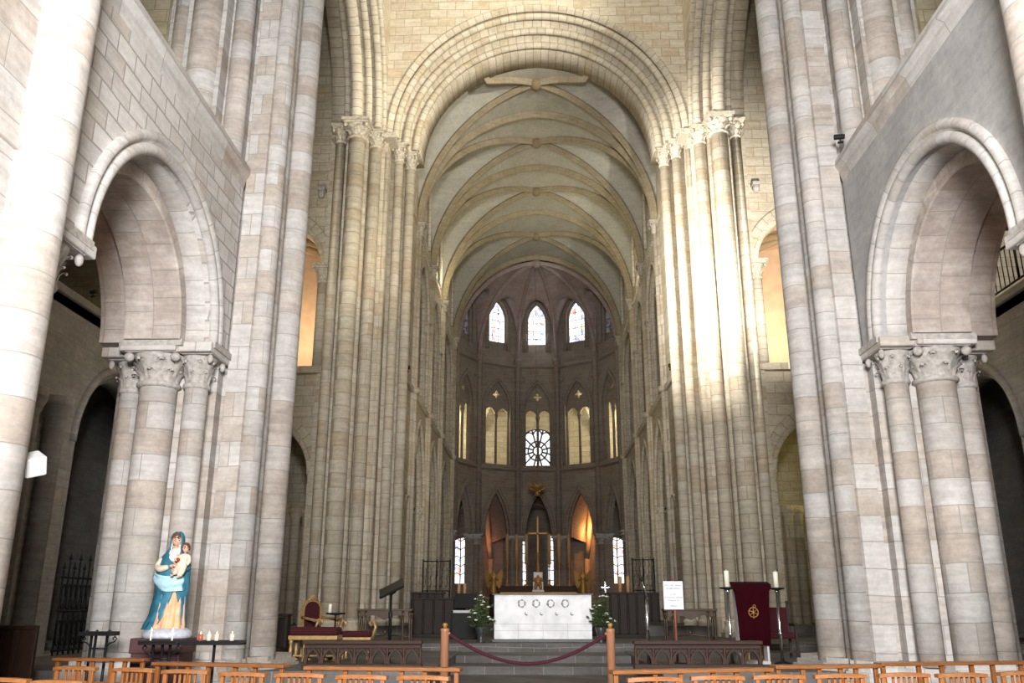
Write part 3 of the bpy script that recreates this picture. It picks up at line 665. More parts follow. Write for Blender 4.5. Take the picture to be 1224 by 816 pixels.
# ---------------- apse
AR = 4.75
EDGES = [-90, -79, -47.5, -14.8, 14.8, 47.5, 79, 90]
def apt(deg, r, z=0): return Vector((r*math.sin(R(deg)), APY+r*math.cos(R(deg)), z))
wid = 0
apse_wall = None
for i in range(len(EDGES)-1):
    a, b = EDGES[i], EDGES[i+1]; P = apt(a, AR); Q = apt(b, AR); mid = (P+Q)/2
    eu = (Q-P).normalized(); ew = Vector((-eu.y, eu.x, 0)); hw = (Q-P).length/2
    F = frame_panel(mid, eu, ew); big = hw > 1
    specs = [(.93, 5.25, 2.75, .95), (.9, 12.55, 1.9, 9.35), (.72, 18.3, 1.35, 16.3)] if big else []
    mb = MB(); panel(mb, F, [(-hw-.02, .6), (hw+.02, .6), (hw+.02, 20.5), (-hw-.02, 20.5)], [arch_line(h, zs, rise, 0, 10, zb) for h, zs, rise, zb in specs], 0, .55)
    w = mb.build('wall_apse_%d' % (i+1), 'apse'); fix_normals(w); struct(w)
    for h, zs, rise, zb in specs:
        mb = MB()
        for (rad, ww, r) in ((.1, -.03, .06), (-.02, .0, .07), (-.12, .18, .07)):
            pr = [(rad+r*math.cos(R(q)), ww+r*math.sin(R(q))) for q in range(0, 360, 45)]
            arch_sweep(mb, F, 0, h, zs, rise, pr, zb=zb if zb > 5 else None, n=10)
        o = mb.build('arch_moulding', 'apse', w); fix_normals(o)
    mb = MB()
    for z in (8.95, 15.25):
        vs = [F(u, zz, ww) for u in (-hw-.05, hw+.05) for ww, zz in ((-.16, z+.1), (-.16, z+.22), (.1, z+.3), (.1, z-.05))]
        mb.add(vs, [(0, 1, 5, 4), (1, 2, 6, 5), (3, 0, 4, 7), (0, 3, 2, 1), (4, 5, 6, 7)])
    o = mb.build('string_course', 'apse', w); fix_normals(o)
    if big:
        # tracery plate in the head of the tribune opening, quatrefoil pierced, on a middle colonnette
        quat = []
        for k in range(32):
            t = 2*PI*k/32; rr = .19+.07*math.cos(4*t); quat.append((rr*math.cos(t), 13.55+rr*math.sin(t)))
        out = arch_line(.92, 12.55, 1.92, 0, 10)
        lowl = [(u-.42, z) for u, z in arch_line(.36, 12.3, .45, 0, 6)][::-1]; lowr = [(u+.42, z) for u, z in arch_line(.36, 12.3, .45, 0, 6)][::-1]
        mb = MB(); panel(mb, F, out+[(-.92, 12.3)]+lowl+lowr+[(.92, 12.3)], [quat], .2, .36)
        o = mb.build('tracery', 'apse', w); fix_normals(o)
        mb = MB(); c = F(0, 9.3, .28); mb.lathe([(.075, 0), (.075, 2.75), (.13, 2.95), (.13, 3.05)], c, 10); mb.build('colonnette', 'apse', w)
        # roundels over the arches
        mb = MB()
        for q in (-1, 1):
            c = F(q*(hw-.3), 14.6, -.02)
            ring = [c+eu*(.17*math.cos(2*PI*k/16))+Vector((0, 0, .17*math.sin(2*PI*k/16))) for k in range(17)]
            mb.tube(ring, .045, 6, cap=False)
        mb.build('roundel', 'apse', w)
        # clerestory glass
        wid += 1
        mb = MB(); panel(mb, F, arch_line(.66, 18.3, 1.25, 0, 10, 16.9), [], .42, .46)
        g = mb.build('window_%d' % wid, 'stainglass' if abs(a+b) < 90 else 'dimglass'); fix_normals(g); struct(g)
        mb = MB()
        for z in (17.3, 17.8, 18.3, 18.8): 
            c = F(0, z, .41); mb.tube([F(-.64, z, .41), F(.64, z, .41)], .018, 5)
        mb.tube([F(-.22, 16.9, .41), F(-.22, 19.2, .41)], .014, 5); mb.tube([F(.22, 16.9, .41), F(.22, 19.2, .41)], .014, 5)
        mb.build('saddle_bar', 'lead', g)
        mb = MB(); panel(mb, F, [(-.75, 16.3), (.75, 16.3), (.75, 16.9), (-.75, 16.9)], [], .3, .5); o = mb.build('trim_sill_%d' % wid, 'apse'); fix_normals(o); struct(o)
for k, e in enumerate(EDGES[1:-1]):
    c = apt(e, AR-.05+.3); cr = .27 if abs(e) < 20 else .36
    root = empty('apse_column', (c.x, c.y, CHOIR_Z), 'round apse column and wall shaft, %s' % ['leftmost of the six', 'second from the left of the six', 'just left of the golden cross', 'just right of the golden cross', 'fifth from the left of the six', 'rightmost of the six'][k], 'column')
    MB().lathe([(cr+.14, 0), (cr+.14, .15), (cr+.06, .3), (cr, .4), (cr, 3.85), (cr+.01, 3.86)], (c.x, c.y, CHOIR_Z), 18).build('shaft', 'apse', root, world=True)
    capital_mb(c.x, c.y, 4.72, 5.28, cr, .5, 10, abh=.16).build('capital', 'carve', root, world=True)
    d = apt(e, AR-.1)
    mb = MB(); mb.lathe([(.15, 5.28), (.15, 15.4), (.24, 15.7), (.24, 15.85)], (d.x, d.y, 0), 12)
    for q in (-1, 1):
        t = apt(e+q*2.6, AR-.02); mb.lathe([(.09, 5.28), (.09, 15.6)], (t.x, t.y, 0), 10)
    mb.build('wall_shaft', 'apse', root, world=True)
# apse vault
AH = 4.6; AZ = 15.85
def lun(t): return .84*math.sqrt(max(0, 1-abs(t)**2.2))
mb = MB(); NA, NRr = 16, 22
for i in range(len(EDGES)-1):
    a, b = EDGES[i], EDGES[i+1]; big = b-a > 20; vs = []; fs = []
    for j in range(NRr+1):
        rr = math.sin(PI/2*j/NRr)
        for k in range(NA+1):
            t = -1+2*k/NA; deg = a+(b-a)*k/NA
            F0 = math.sqrt(max(0, 1-rr*rr)); L0 = (lun(t) if big else .5*lun(t))*(1-.0*rr)
            L0 = L0*min(1, rr*1.25)
            z = AZ+AH*max(F0, L0)
            cr = math.cos(R((b-a)/2))/math.cos(R(t*(b-a)/2)); ra = AR*(1+(cr-1)*rr)
            vs.append(apt(deg, ra*rr, z))
    for j in range(NRr):
        for k in range(NA):
            fs.append((j*(NA+1)+k, j*(NA+1)+k+1, (j+1)*(NA+1)+k+1, (j+1)*(NA+1)+k))
    mb.add(vs, fs, True)
av = mb.build('ceiling_apse', 'apseweb'); struct(av)
for e in EDGES[1:-1]:
    pts = [apt(e, AR*.985*math.cos(PI/2*q/24), AZ+AH*math.sin(PI/2*q/24)-.03) for q in range(25)]
    mb = MB(); rib_sweep(mb, pts, apt(e+90, 1)-Vector((0, APY, 0)), [(a*.85, d*.9) for a, d in RIBP]); o = mb.build('apse_rib', 'apseweb', av); fix_normals(o)
mb = MB(); mb.lathe([(.0, -.36), (.14, -.34), (.24, -.24), (.26, -.1), (.2, .1)], (0, APY+.1, AZ+AH), 14); mb.build('boss', 'apseweb', av)
# ambulatory and tribune behind the apse
OR = 9.0
SEG = [-105, -90, -70, -50, -31.5, -11, 11, 31.5, 50, 70, 90, 105]
SEG = [-96, -76, -54, -44, -19.5, -11.5, 11.5, 19.5, 44, 54, 76, 96]
wn = 40
for i in range(len(SEG)-1):
    a, b = SEG[i], SEG[i+1]; P = apt(a, OR); Q = apt(b, OR); mid = (P+Q)/2; eu = (Q-P).normalized(); ew = Vector((-eu.y, eu.x, 0)); hw = (Q-P).length/2
    F = frame_panel(mid, eu, ew); m = (a+b)/2; holes = []
    if abs(m) < 1: holes = [arch_line(1.6, 5.6, 1.9, 0, 12, .95)]
    elif 30 < abs(m) < 33 or abs(m) > 60: holes = [arch_line(.55, 5.0, .9, 0, 10, 2.7)]
    mb = MB(); panel(mb, F, [(-hw-.05, .5), (hw+.05, .5), (hw+.05, 9.0), (-hw-.05, 9.0)], holes, 0, .5)
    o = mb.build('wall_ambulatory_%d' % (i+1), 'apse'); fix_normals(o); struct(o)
    if holes and abs(m) > 2:
        wn += 1; mb = MB(); panel(mb, F, arch_line(.56, 5.0, .9, 0, 10, 2.7), [], .3, .34); g = mb.build('window_%d' % wn, 'stainglass'); fix_normals(g); struct(g)
        mb = MB()
        for z in (3.2, 3.7, 4.2, 4.7, 5.2): mb.tube([F(-.53, z, .28), F(-.25, z+.12, .28), F(0, z, .28), F(.25, z+.12, .28), F(.53, z, .28)], .03, 5)
        mb.tube([F(0, 2.7, .28), F(0, 5.8, .28)], .035, 6); mb.build('glazing_bar', 'lead', g)
    th = []
    if abs(m) < 1: th = [[(1.42*math.cos(2*PI*k/40), 10.98+1.42*math.sin(2*PI*k/40)) for k in range(40)]]
    elif abs(m) > 60: th = [arch_line(.5, 12.2, .7, 0, 10, 9.9)]
    elif 30 < abs(m) < 33: th = [[(u+(.75 if m > 0 else -.75), z) for u, z in arch_line(.3, 12.0, .6, 0, 10, 9.5)]]
    mb = MB(); panel(mb, F, [(-hw-.05, 9.0), (hw+.05, 9.0), (hw+.05, 16), (-hw-.05, 16)], th, 0, .5)
    o = mb.build('wall_tribune_apse_%d' % (i+1), 'cream'); fix_normals(o); struct(o)
    if abs(m) < 1:
        mb = MB(); panel(mb, F, th[0], [], .3, .34); g = mb.build('window_39', 'paleglass'); fix_normals(g); struct(g)
        mb = MB(); C0 = lambda u, z: F(u, 10.98+z, .27)
        for k in range(12):
            t = 2*PI*(k+.5)/12; mb.tube([C0(.3*math.cos(t), .3*math.sin(t)), C0(1.42*math.cos(t), 1.42*math.sin(t))], .055, 6)
            t2 = 2*PI*k/12; c = C0(1.16*math.cos(t2), 1.16*math.sin(t2))
            arc = [C0(1.08*math.cos(t2)+.27*math.cos(t2+q), 1.08*math.sin(t2)+.27*math.sin(t2+q)) for q in [R(x) for x in range(-90, 91, 20)]]
            mb.tube(arc, .045, 6)
        for rr in (.3, .62, 1.42): mb.tube([C0(rr*math.cos(2*PI*k/36), rr*math.sin(2*PI*k/36)) for k in range(37)], .05, 6, cap=False)
        mb.build('tracery', 'lead', g)
    elif th:
        wn += 1; mb = MB(); panel(mb, F, th[0], [], .3, .34); g = mb.build('window_%d' % wn, 'stainglass'); fix_normals(g); struct(g)
def ring_floor(name, r0, r1, z0, z1, mat, n=40):
    vs = []; fs = []
    for k in range(n+1):
        d = -96+192*k/n
        for r, z in ((r0, z0), (r1, z0), (r1, z1), (r0, z1)): vs.append(apt(d, r, z))
    for k in range(n):
        for q in range(4): fs.append((k*4+q, k*4+(q+1) % 4, k*4+4+(q+1) % 4, k*4+4+q))
    o = MB().add(vs, fs).build(name, mat); fix_normals(o); struct(o)
ring_floor('ceiling_ambulatory', AR+.5, OR+.1, 8.5, 8.7, 'apse')
ring_floor('floor_apse_tribune', AR+.5, OR+.1, 9.0, 9.2, 'apse')
ring_floor('ceiling_apse_tribune', AR+.5, OR+.1, 15.6, 15.8, 'cream')
# vault cells of the ambulatory behind each apse arch, ribs of the tribune behind
acv = MB(); trb = MB()
for e in (-31.5, 31.5):
    rows = []
    for q in range(7):
        t = q/6; rr = AR+.5+(OR-AR-.5)*t; c = apt(e, rr); tx = apt(e+90, 1)-Vector((0, APY, 0))
        rows.append([c+tx*u+Vector((0, 0, z)) for u, z in arch_line(1.0+.75*t, 5.25-.2*t, 2.8+.3*t, 0, 10)])
    m = len(rows[0]); acv.add([v for row in rows for v in row], [(j*m+i, j*m+i+1, (j+1)*m+i+1, (j+1)*m+i) for j in range(6) for i in range(m-1)], True)
    for q in (-1, 1):
        trb.tube([apt(e+q*4, OR-.15, 9.2), apt(e+q*4, OR-.15, 11.2)]+[apt(e+q*(4+8*k/8), OR-.15-(OR-AR-.8)*k/8, 11.2+3.6*math.sin(PI/2*k/8)) for k in range(1, 9)], .14, 8)
struct(acv.build('ceiling_ambulatory_cells', 'apse')); struct(trb.build('trim_2', 'cream'))
# vaulting shafts and cross arches of the ambulatory, seen orange through the arcade
mb = MB()
for e in (-63, -31.5, 31.5, 63):
    for f in (-12, 12):
        P = apt(e+f, OR-.1, 4.2); pts = [apt(e+f*(1-q/10), AR+.9+(OR-.1-AR-.9)*(1-q/10), 4.2+4.1*math.sin(PI/2*q/10)) for q in range(11)]
        mb.tube(pts, .16, 8)
        mb.lathe([(.16, .9), (.16, 4.2)], (P.x, P.y, 0), 10)
o = mb.build('trim_1', 'orangewall'); struct(o)
# axial chapel
struct(MB().box(-2.6, 2.6, 59.4, 59.9, .5, 9).build('wall_chapel_back', 'apse'))
for s, nm in SIDES: struct(MB().box(*sorted((s*2.2, s*2.7)), 55.2, 59.6, .5, 9).build('wall_chapel_side_'+nm, 'apse'))
struct(MB().box(-2.7, 2.7, 55.0, 59.9, 7.6, 7.9).build('ceiling_chapel', 'apse'))
Fc = frame_panel((0, 59.38, 0), (1, 0, 0), (0, -1, 0))
for k, (x, z0, z1) in enumerate(((-1.9, 3.1, 5.4), (-1.02, 2.7, 5.6), (.82, 2.7, 5.9), (1.84, 3.0, 5.5))):
    mb = MB(); panel(mb, Fc, [(u+x, z) for u, z in arch_line(.16, z1-.3, .3, 0, 6, z0)], [], 0, .03)
    g = mb.build('window_%d' % (30+k), 'paleglass'); fix_normals(g); struct(g)
    mb = MB()
    for q in range(5): z = z0+(z1-z0)*(q+.5)/5; mb.tube([Fc(x-.16, z, .05), Fc(x+.16, z, .05)], .03, 5)
    mb.build('saddle_bar', 'lead', g)

# ------------------------------------------------------------------ furniture
def skin_obj(name, verts, edges, radii, mat, parent=None, sub=2, root=0):
    me = bpy.data.meshes.new(name); me.from_pydata(verts, edges, []); o = bpy.data.objects.new(name, me); COL.objects.link(o)
    o.modifiers.new('skin', 'SKIN'); sv = me.skin_vertices[0].data
    for i, r_ in enumerate(radii): sv[i].radius = (r_, r_) if not isinstance(r_, tuple) else r_
    sv[root].use_root = True
    m = o.modifiers.new('sub', 'SUBSURF'); m.levels = sub; m.render_levels = sub
    dg = bpy.context.evaluated_depsgraph_get(); ev = o.evaluated_get(dg); nm = bpy.data.meshes.new_from_object(ev)
    o.modifiers.clear(); o.data = nm; nm.name = name
    for p in nm.polygons: p.use_smooth = True
    nm.materials.clear(); nm.materials.append(M[mat])
    if parent: o.parent = parent
    return o

# ---- oak church chairs, seen from behind
def make_chair(label, group):
    root = empty('church_chair', (0, 0, 0), label, 'chair', group)
    mb = MB(); n = 12                                     # curved top rail
    vs = []; fs = []
    for i in range(n+1):
        x = -.245+.49*i/n; y = -.235+.03*(x/.245)**2; z = .845+.012*(1-(x/.245)**2)
        for dy, dz in ((-.035, 0), (.035, 0), (.035, .033), (-.035, .033)): vs.append((x, y+dy, z+dz))
    for i in range(n):
        for q in range(4): fs.append((i*4+q, i*4+(q+1) % 4, i*4+4+(q+1) % 4, i*4+4+q))
    fs += [(0, 1, 2, 3), (n*4+3, n*4+2, n*4+1, n*4)]
    mb.add(vs, fs); o = mb.build('top_rail', 'oak', root); fix_normals(o)
    mb = MB(); mb.bbox(-.2, .2, -.22, -.195, .56, .60, .006); mb.build('lower_slat', 'oak', root)
    for k in range(5):
        x = -.105+.0525*k; MB().bbox(x-.011, x+.011, -.218, -.2, .595, .85, .003).build('spindle', 'oakz', root)
    for sx in (-1, 1):
        MB().bbox(sx*.205-.02, sx*.205+.02, -.235, -.195, 0, .85, .006).build('back_post', 'oakz', root)
        MB().bbox(sx*.205-.02, sx*.205+.02, .17, .21, 0, .45, .006).build('front_leg', 'oakz', root)
        MB().bbox(sx*.205-.012, sx*.205+.012, -.2, .18, .18, .215, .004).build('side_stretcher', 'oak', root)
    MB().bbox(-.2, .2, -.222, -.2, .2, .235, .004).build('rear_stretcher', 'oak', root)
    mb = MB(); mb.bbox(-.22, .22, -.2, .22, .425, .465, .012); mb.build('seat', 'rush', root)
    return root
def make_kneeler(L, label, group, posts):
    """a long oak row front with a ledge on posts; origin in the middle of its foot"""
    root = empty('kneeler_rail', (0, 0, 0), label, 'kneeler', group)
    MB().bbox(-L/2-.02, L/2+.02, -.10, .10, .775, .815, .008).build('ledge', 'oak', root)
    MB().bbox(-L/2, L/2, -.03, .0, .69, .72, .005).build('middle_rail', 'oak', root) if False else None
    for x in posts:
        full = abs(abs(x)-L/2+.03) < .02 or abs(x) < .02
        MB().bbox(x-.025, x+.025, -.05, 0, 0 if full else .5, .778, .006).build('post', 'oakz', root)
    MB().bbox(-L/2, L/2, -.045, -.01, .46, .52, .006).build('lower_rail', 'oak', root)
    MB().bbox(-L/2, L/2, -.40, -.12, .16, .20, .008).build('kneeling_board', 'oak', root)
    for x in (-L/2+.04, L/2-.04):
        MB().bbox(x-.03, x+.03, -.42, .12, 0, .06, .006).build('foot', 'oak', root)
        MB().bbox(x-.02, x+.02, -.38, -.32, .05, .165, .004).build('board_support', 'oakz', root)
    return root
CH = [(-4.86, 9.40), (-4.16, 9.18), (-3.55, 8.97), (-2.87, 8.66), (-2.31, 8.57), (-1.69, 8.39), (-1.11, 8.31), (.88, 8.18), (1.48, 8.38), (2.05, 8.5), (2.65, 8.61), (3.28, 8.73), (3.81, 8.74), (4.48, 8.97)]
LAB = ['oak church chair in front of the thin black candle rack, leftmost of its row', 'oak church chair directly below the statue pedestal', 'oak church chair to the right of the statue, below the dark candle tray',
       'oak church chair below the flat of the left clustered pier', 'oak church chair below the red cushioned gilded bench', 'oak church chair below the left carved wooden rail',
       'oak church chair nearest the left of the open aisle', 'oak church chair nearest the right of the open aisle', 'oak church chair below the right carved wooden rail',
       'oak church chair below the maroon draped lectern', 'oak church chair below the left edge of the right clustered pier', 'oak church chair below the middle of the right clustered pier',
       'oak church chair below the round shaft of the right pier, second from the right end', 'oak church chair at the right end of its row']
protoc = make_chair(LAB[0], 'oak church chairs in the front row'); reg()
for i, ((x, y), lb) in enumerate(zip(CH, LAB)):
    o = protoc if i == 0 else copy_tree(protoc)
    o.location = (x, y+.23, 0); o.rotation_euler.z = R((-1 if x < 0 else 1)*(9 if x < 0 else 8)+random.uniform(-3, 3)); o['label'] = lb
for (x, y, lb) in ((-4.75, 7.94, 'oak church chair at the bottom left corner, only its top rail in view'), (-4.15, 7.72, 'oak church chair of the nearer row, second from the left corner')):
    o = copy_tree(protoc); o.location = (x, y+.23, 0); o.rotation_euler.z = R(-8); o['label'] = lb; o['group'] = 'oak church chairs of the nearer row'
KN = [((-6.58, 12.23), (-5.31, 12.08), 'long oak kneeler rail standing below the thin black candle rack'), ((-4.86, 11.38), (-3.13, 10.95), 'long oak kneeler rail standing below the statue and candle tray'),
      ((-2.79, 10.66), (-1.0, 10.43), 'long oak kneeler rail just left of the open aisle'), ((.69, 10.09), (2.49, 10.53), 'long oak kneeler rail just right of the open aisle'),
      ((2.67, 10.96), (3.93, 11.15), 'long oak kneeler rail below the left half of the right clustered pier'), ((4.08, 11.47), (6.0, 11.85), 'long oak kneeler rail below the right half of the right clustered pier')]
for (a, b, lb) in KN:
    L = math.dist(a, b); r_ = make_kneeler(L, lb, 'oak kneeler rails before the chairs', [-L/2+.03, -L*.24, -L*.08, L*.13, L*.28, L/2-.03])
    r_.location = ((a[0]+b[0])/2, (a[1]+b[1])/2, 0); r_.rotation_euler.z = math.atan2(b[1]-a[1], b[0]-a[0])

# ---- bollards and rope
for x, lb in ((-1.57, 'reddish wooden bollard holding the left end of the red rope'), (1.02, 'reddish wooden bollard holding the right end of the red rope')):
    root = empty('bollard', (x, 14.3, 0), lb, 'bollard', 'wooden rope bollards')
    MB().lathe([(.17, 0), (.17, .03), (.12, .06), (.075, .08)], (0, 0, 0), 20).build('foot', 'post', root)
    MB().lathe([(.066, .06), (.066, 1.09), (.07, 1.1), (.07, 1.13), (.05, 1.14)], (0, 0, 0), 20).build('shaft', 'post', root)
    MB().lathe([(.03, 1.14), (.03, 1.17), (.045, 1.19), (.03, 1.215), (0, 1.22)], (0, 0, 0), 14).build('finial', 'gold', root)
pts = []
for i in range(33):
    t = i/32; x = -1.50+2.45*t; pts.append((x, 14.3+.02*math.sin(t*9), .62+.43*abs(2*t-1)**1.9))
root = empty('barrier_rope', (0, 14.3, .62), 'dark red rope sagging between the two wooden bollards', 'rope')
MB().tube(pts, .026, 10).build('cord', 'ropered', root, world=True)
for q in (0, -1): MB().tube([pts[q], (pts[q][0]+(-.015 if q == 0 else .015), 14.3, 1.07)], .03, 8).build('hook', 'gold', root, world=True)

# ---- carved communion rails
for (x0, x1, lb) in ((-4.05, -2.05, 'low carved wooden rail of arches in front of the gilded bench'), (1.48, 3.6, 'low carved wooden rail of arches in front of the maroon draped lectern')):
    root = empty('carved_rail', ((x0+x1)/2, 15.35, .46), lb, 'rail', 'carved altar rails'); L = x1-x0
    MB().bbox(-L/2, L/2, -.13, .13, .40, .46, .012).build('top', 'brown', root)
    MB().bbox(-L/2+.02, L/2-.02, -.06, .06, .33, .40, .008).build('frieze', 'brown', root)
    n = 7; w_ = (L-.06)/n
    for k in range(n):
        xc = -L/2+.03+w_*(k+.5); F = frame_panel((xc, 0, .0), (1, 0, 0), (0, 1, 0)); hw = w_/2-.015
        mb = MB(); panel(mb, F, [(-w_/2, .25), (-hw*.45, .3), (0, .33), (hw*.45, .3), (w_/2, .25), (w_/2, .345), (-w_/2, .345)], [], -.015, .015)
        arch_sweep(mb, F, 0, hw*.92, .12, .2, [(.016, -.05), (-.016, -.05), (-.016, .03), (.016, .03)], zb=.07, n=8, smooth=False)
        o = mb.build('arch_panel', 'brown', root); fix_normals(o)
    for k in range(n+1):
        x = -L/2+.03+w_*k; MB().lathe([(.03, .08), (.022, .11), (.03, .14), (.02, .2), (.026, .3), (.03, .34)], (x, -.03, 0), 8).build('baluster', 'brownz', root)
    MB().bbox(-L/2, L/2, -.1, .1, 0, .09, .012).build('sill', 'brown', root)

# ---- console tables
for (x0, x1, lb) in ((-4.72, -3.29, 'carved wooden console table behind the black reading desk'), (3.07, 4.42, 'carved wooden console table to the right of the white notice')):
    root = empty('console_table', ((x0+x1)/2, 23.2, .62), lb, 'table', 'carved console tables'); L = x1-x0
    MB().bbox(-L/2, L/2, -.24, .24, .72, .77, .01).build('table_top', 'walnut', root)
    F = frame_panel((0, -.2, 0), (1, 0, 0), (0, 1, 0))
    low = [(-L/2+.05+ (L-.1)*i/24, .56+.05*abs(math.sin(i/24*PI*2))-.06*math.exp(-((i-12)/3)**2)) for i in range(25)]
    mb = MB(); panel(mb, F, low+[(L/2-.05, .72), (-L/2+.05, .72)], [], -.01, .03); o = mb.build('carved_apron', 'walnut', root); fix_normals(o)
    for sx in (-1, 1):
        for sy in (-1, 1):
            for ins in ((.07, .24) if sy < 0 else (.07,)):
                MB().lathe([(.045, 0), (.03, .04), (.022, .1), (.028, .35), (.032, .5), (.024, .55), (.045, .6), (.045, .72)], (sx*(L/2-ins), sy*.18, 0), 10).build('leg', 'walnut', root)
    mb = MB(); mb.tube([(-L/2+.07, -.18, .1), (-L*.2, -.02, .12), (0, 0, .16), (L*.2, -.02, .12), (L/2-.07, -.18, .1)], .02, 8); mb.ball((0, 0, .2), .05, .05, .06)
    mb.tube([(-L/2+.07, .18, .1), (-L*.2, .02, .12), (0, 0, .14), (L*.2, .02, .12), (L/2-.07, .18, .1)], .02, 8); mb.build('stretcher', 'walnut', root)

# ---- black reading desk on the left
root = empty('reading_desk', (-2.78, 16.4, .46), 'tall black metal reading desk with a tilted top, left of the altar', 'lectern')
MB().lathe([(.2, 0), (.2, .02), (.06, .05), (.03, .08)], (0, 0, 0), 18).build('foot', 'iron', root)
MB().lathe([(.03, .05), (.03, .8), (.038, .82), (.038, .9), (.022, .92), (.022, 1.28)], (0, 0, 0), 12).build('pole', 'iron', root)
mb = MB(); mb.bbox(-.24, .24, -.17, .17, -.012, .012, .006); o = mb.build('desk_top', 'iron', root, (0, 0, 1.32)); o.rotation_euler = (R(28), R(-26), 0)
mb = MB(); mb.bbox(-.24, .24, -.19, -.165, -.015, .035, .004); o2 = mb.build('book_lip', 'iron', o)
mb = MB(); mb.bbox(-.05, .05, -.05, .05, -.1, -.01, .01); mb.build('tilt_bracket', 'iron', o)

# ---- gilded armchair and bench with red velvet
def armchair(loc, rz, label):
    root = empty('gilded_armchair', loc, label, 'armchair', None, rz)
    MB().bbox(-.3, .3, -.27, .28, .42, .52, .04).build('seat_cushion', 'velvet', root)
    mb = MB(); mb.bbox(-.32, .32, -.3, .3, .36, .42, .015); mb.build('seat_rail', 'giltwood', root)
    F = frame_panel((0, .27, 0), (1, 0, 0), (0, 1, 0))
    out = [(-.29, .5), (.29, .5), (.30, .85)]+[(.29*math.cos(t)*1.0, .95+.2*math.sin(t)) for t in [R(a) for a in range(0, 181, 15)]]+[(-.30, .85)]
    inn = [(x*.78, .58+(z-.5)*.8) for x, z in out]
    mb = MB(); panel(mb, F, out, [inn], 0, .06); o = mb.build('back_frame', 'giltwood', root); fix_normals(o)
    mb = MB(); panel(mb, F, inn, [], .0, .045); o = mb.build('back_cushion', 'velvet', root); fix_normals(o)
    mb = MB(); mb.ball((0, .27, 1.17), .08, .03, .06); mb.tube([(-.14, .27, 1.12), (-.06, .27, 1.16), (0, .27, 1.2), (.06, .27, 1.16), (.14, .27, 1.12)], .022); mb.build('crest', 'giltwood', root)
    for sx in (-1, 1):
        MB().tube([(sx*.30, .27, .78), (sx*.33, .1, .76), (sx*.33, -.15, .72), (sx*.31, -.25, .74), (sx*.31, -.3, .70), (sx*.31, -.27, .66)], [.03, .026, .03, .035, .035, .02]).build('arm', 'giltwood', root)
        MB().tube([(sx*.32, -.2, .72), (sx*.34, -.16, .62), (sx*.3, -.1, .52), (sx*.31, -.18, .42)], [.03, .024, .024, .03]).build('arm_support', 'giltwood', root)
        for sy in (-1, 1):
            MB().lathe([(.035, 0), (.045, .03), (.022, .08), (.028, .2), (.04, .3), (.04, .38)], (sx*.28, sy*.25, 0), 10).build('leg', 'giltwood', root)
    return root
armchair((-4.59, 18.75, .46), R(62), 'gilded armchair with red velvet back behind the cushioned bench, facing the altar')
root = empty('gilded_bench', (-4.4, 17.55, .46), 'gilded bench with a long red velvet cushion beside the left pier', 'bench')
MB().bbox(-.46, .46, -.24, .24, .47, .62, .05).build('cushion', 'velvet', root)
mb = MB(); mb.bbox(-.47, .47, -.25, .25, .39, .47, .012); mb.build('rail', 'giltwood', root)
for x in (-.42, -.16, .16, .42):
    for y in (-.2, .2):
        MB().lathe([(.05, 0), (.05, .03), (.025, .06), (.03, .1), (.038, .22), (.022, .3), (.04, .34), (.04, .4)], (x, y, 0), 10).build('leg', 'giltwood', root)
MB().bbox(-.42, .42, -.015, .015, .08, .11, .005).build('stretcher', 'giltwood', root)
root = empty('gilded_stool', (-3.72, 18.2, .46), 'gilded stool with scrolled ends and red seat right of the gilded armchair', 'stool')
MB().bbox(-.3, .3, -.22, .22, .42, .53, .04).build('cushion', 'velvet', root)
MB().bbox(-.31, .31, -.23, .23, .36, .42, .012).build('rail', 'giltwood', root)
for sx in (-1, 1):
    MB().tube([(sx*.3, 0, .42), (sx*.36, 0, .6), (sx*.30, 0, .74), (sx*.23, 0, .68), (sx*.27, 0, .62)], [.035, .03, .035, .03, .02]).build('scroll_end', 'giltwood', root)
    for sy in (-1, 1): MB().lathe([(.04, 0), (.025, .06), (.035, .2), (.022, .3), (.035, .36)], (sx*.25, sy*.17, 0), 10).build('leg', 'giltwood', root)
root = empty('candle_stand', (-4.16, 18.1, .46), 'black floor candle stand with wide dish among the gilded seats', 'candle stand')
MB().lathe([(.14, 0), (.14, .02), (.03, .05), (.018, .1), (.018, .82), (.03, .84)], (0, 0, 0), 14).build('pole', 'iron', root)
MB().lathe([(.02, .83), (.19, .85), (.2, .88), (.18, .87), (.02, .86)], (0, 0, 0), 20).build('dish', 'iron', root)
root = empty('candle', (-4.27, 18.06, 1.325), 'short white candle on the dish of the black stand by the gilded armchair', 'candle')
MB().lathe([(.035, .0), (.035, .17), (.03, .18), (.004, .182), (.004, .2)], (0, 0, 0), 12).build('wax', 'wax', root)
root = empty('prie_dieu', (-5.55, 18.7, .46), 'dark wooden kneeling desk half hidden behind the left clustered pier', 'kneeler')
MB().bbox(-.3, .3, -.16, .2, .8, .85, .01).build('desk_top', 'darkwood', root)
for sx in (-1, 1): MB().bbox(sx*.27-.025, sx*.27+.025, -.13, .16, 0, .8, .008).build('side_panel', 'darkwood', root)
MB().bbox(-.27, .27, .1, .13, .2, .78, .006).build('front_panel', 'darkwood', root)
MB().bbox(-.3, .3, -.5, -.14, .12, .2, .015).build('kneeling_board', 'darkwood', root)

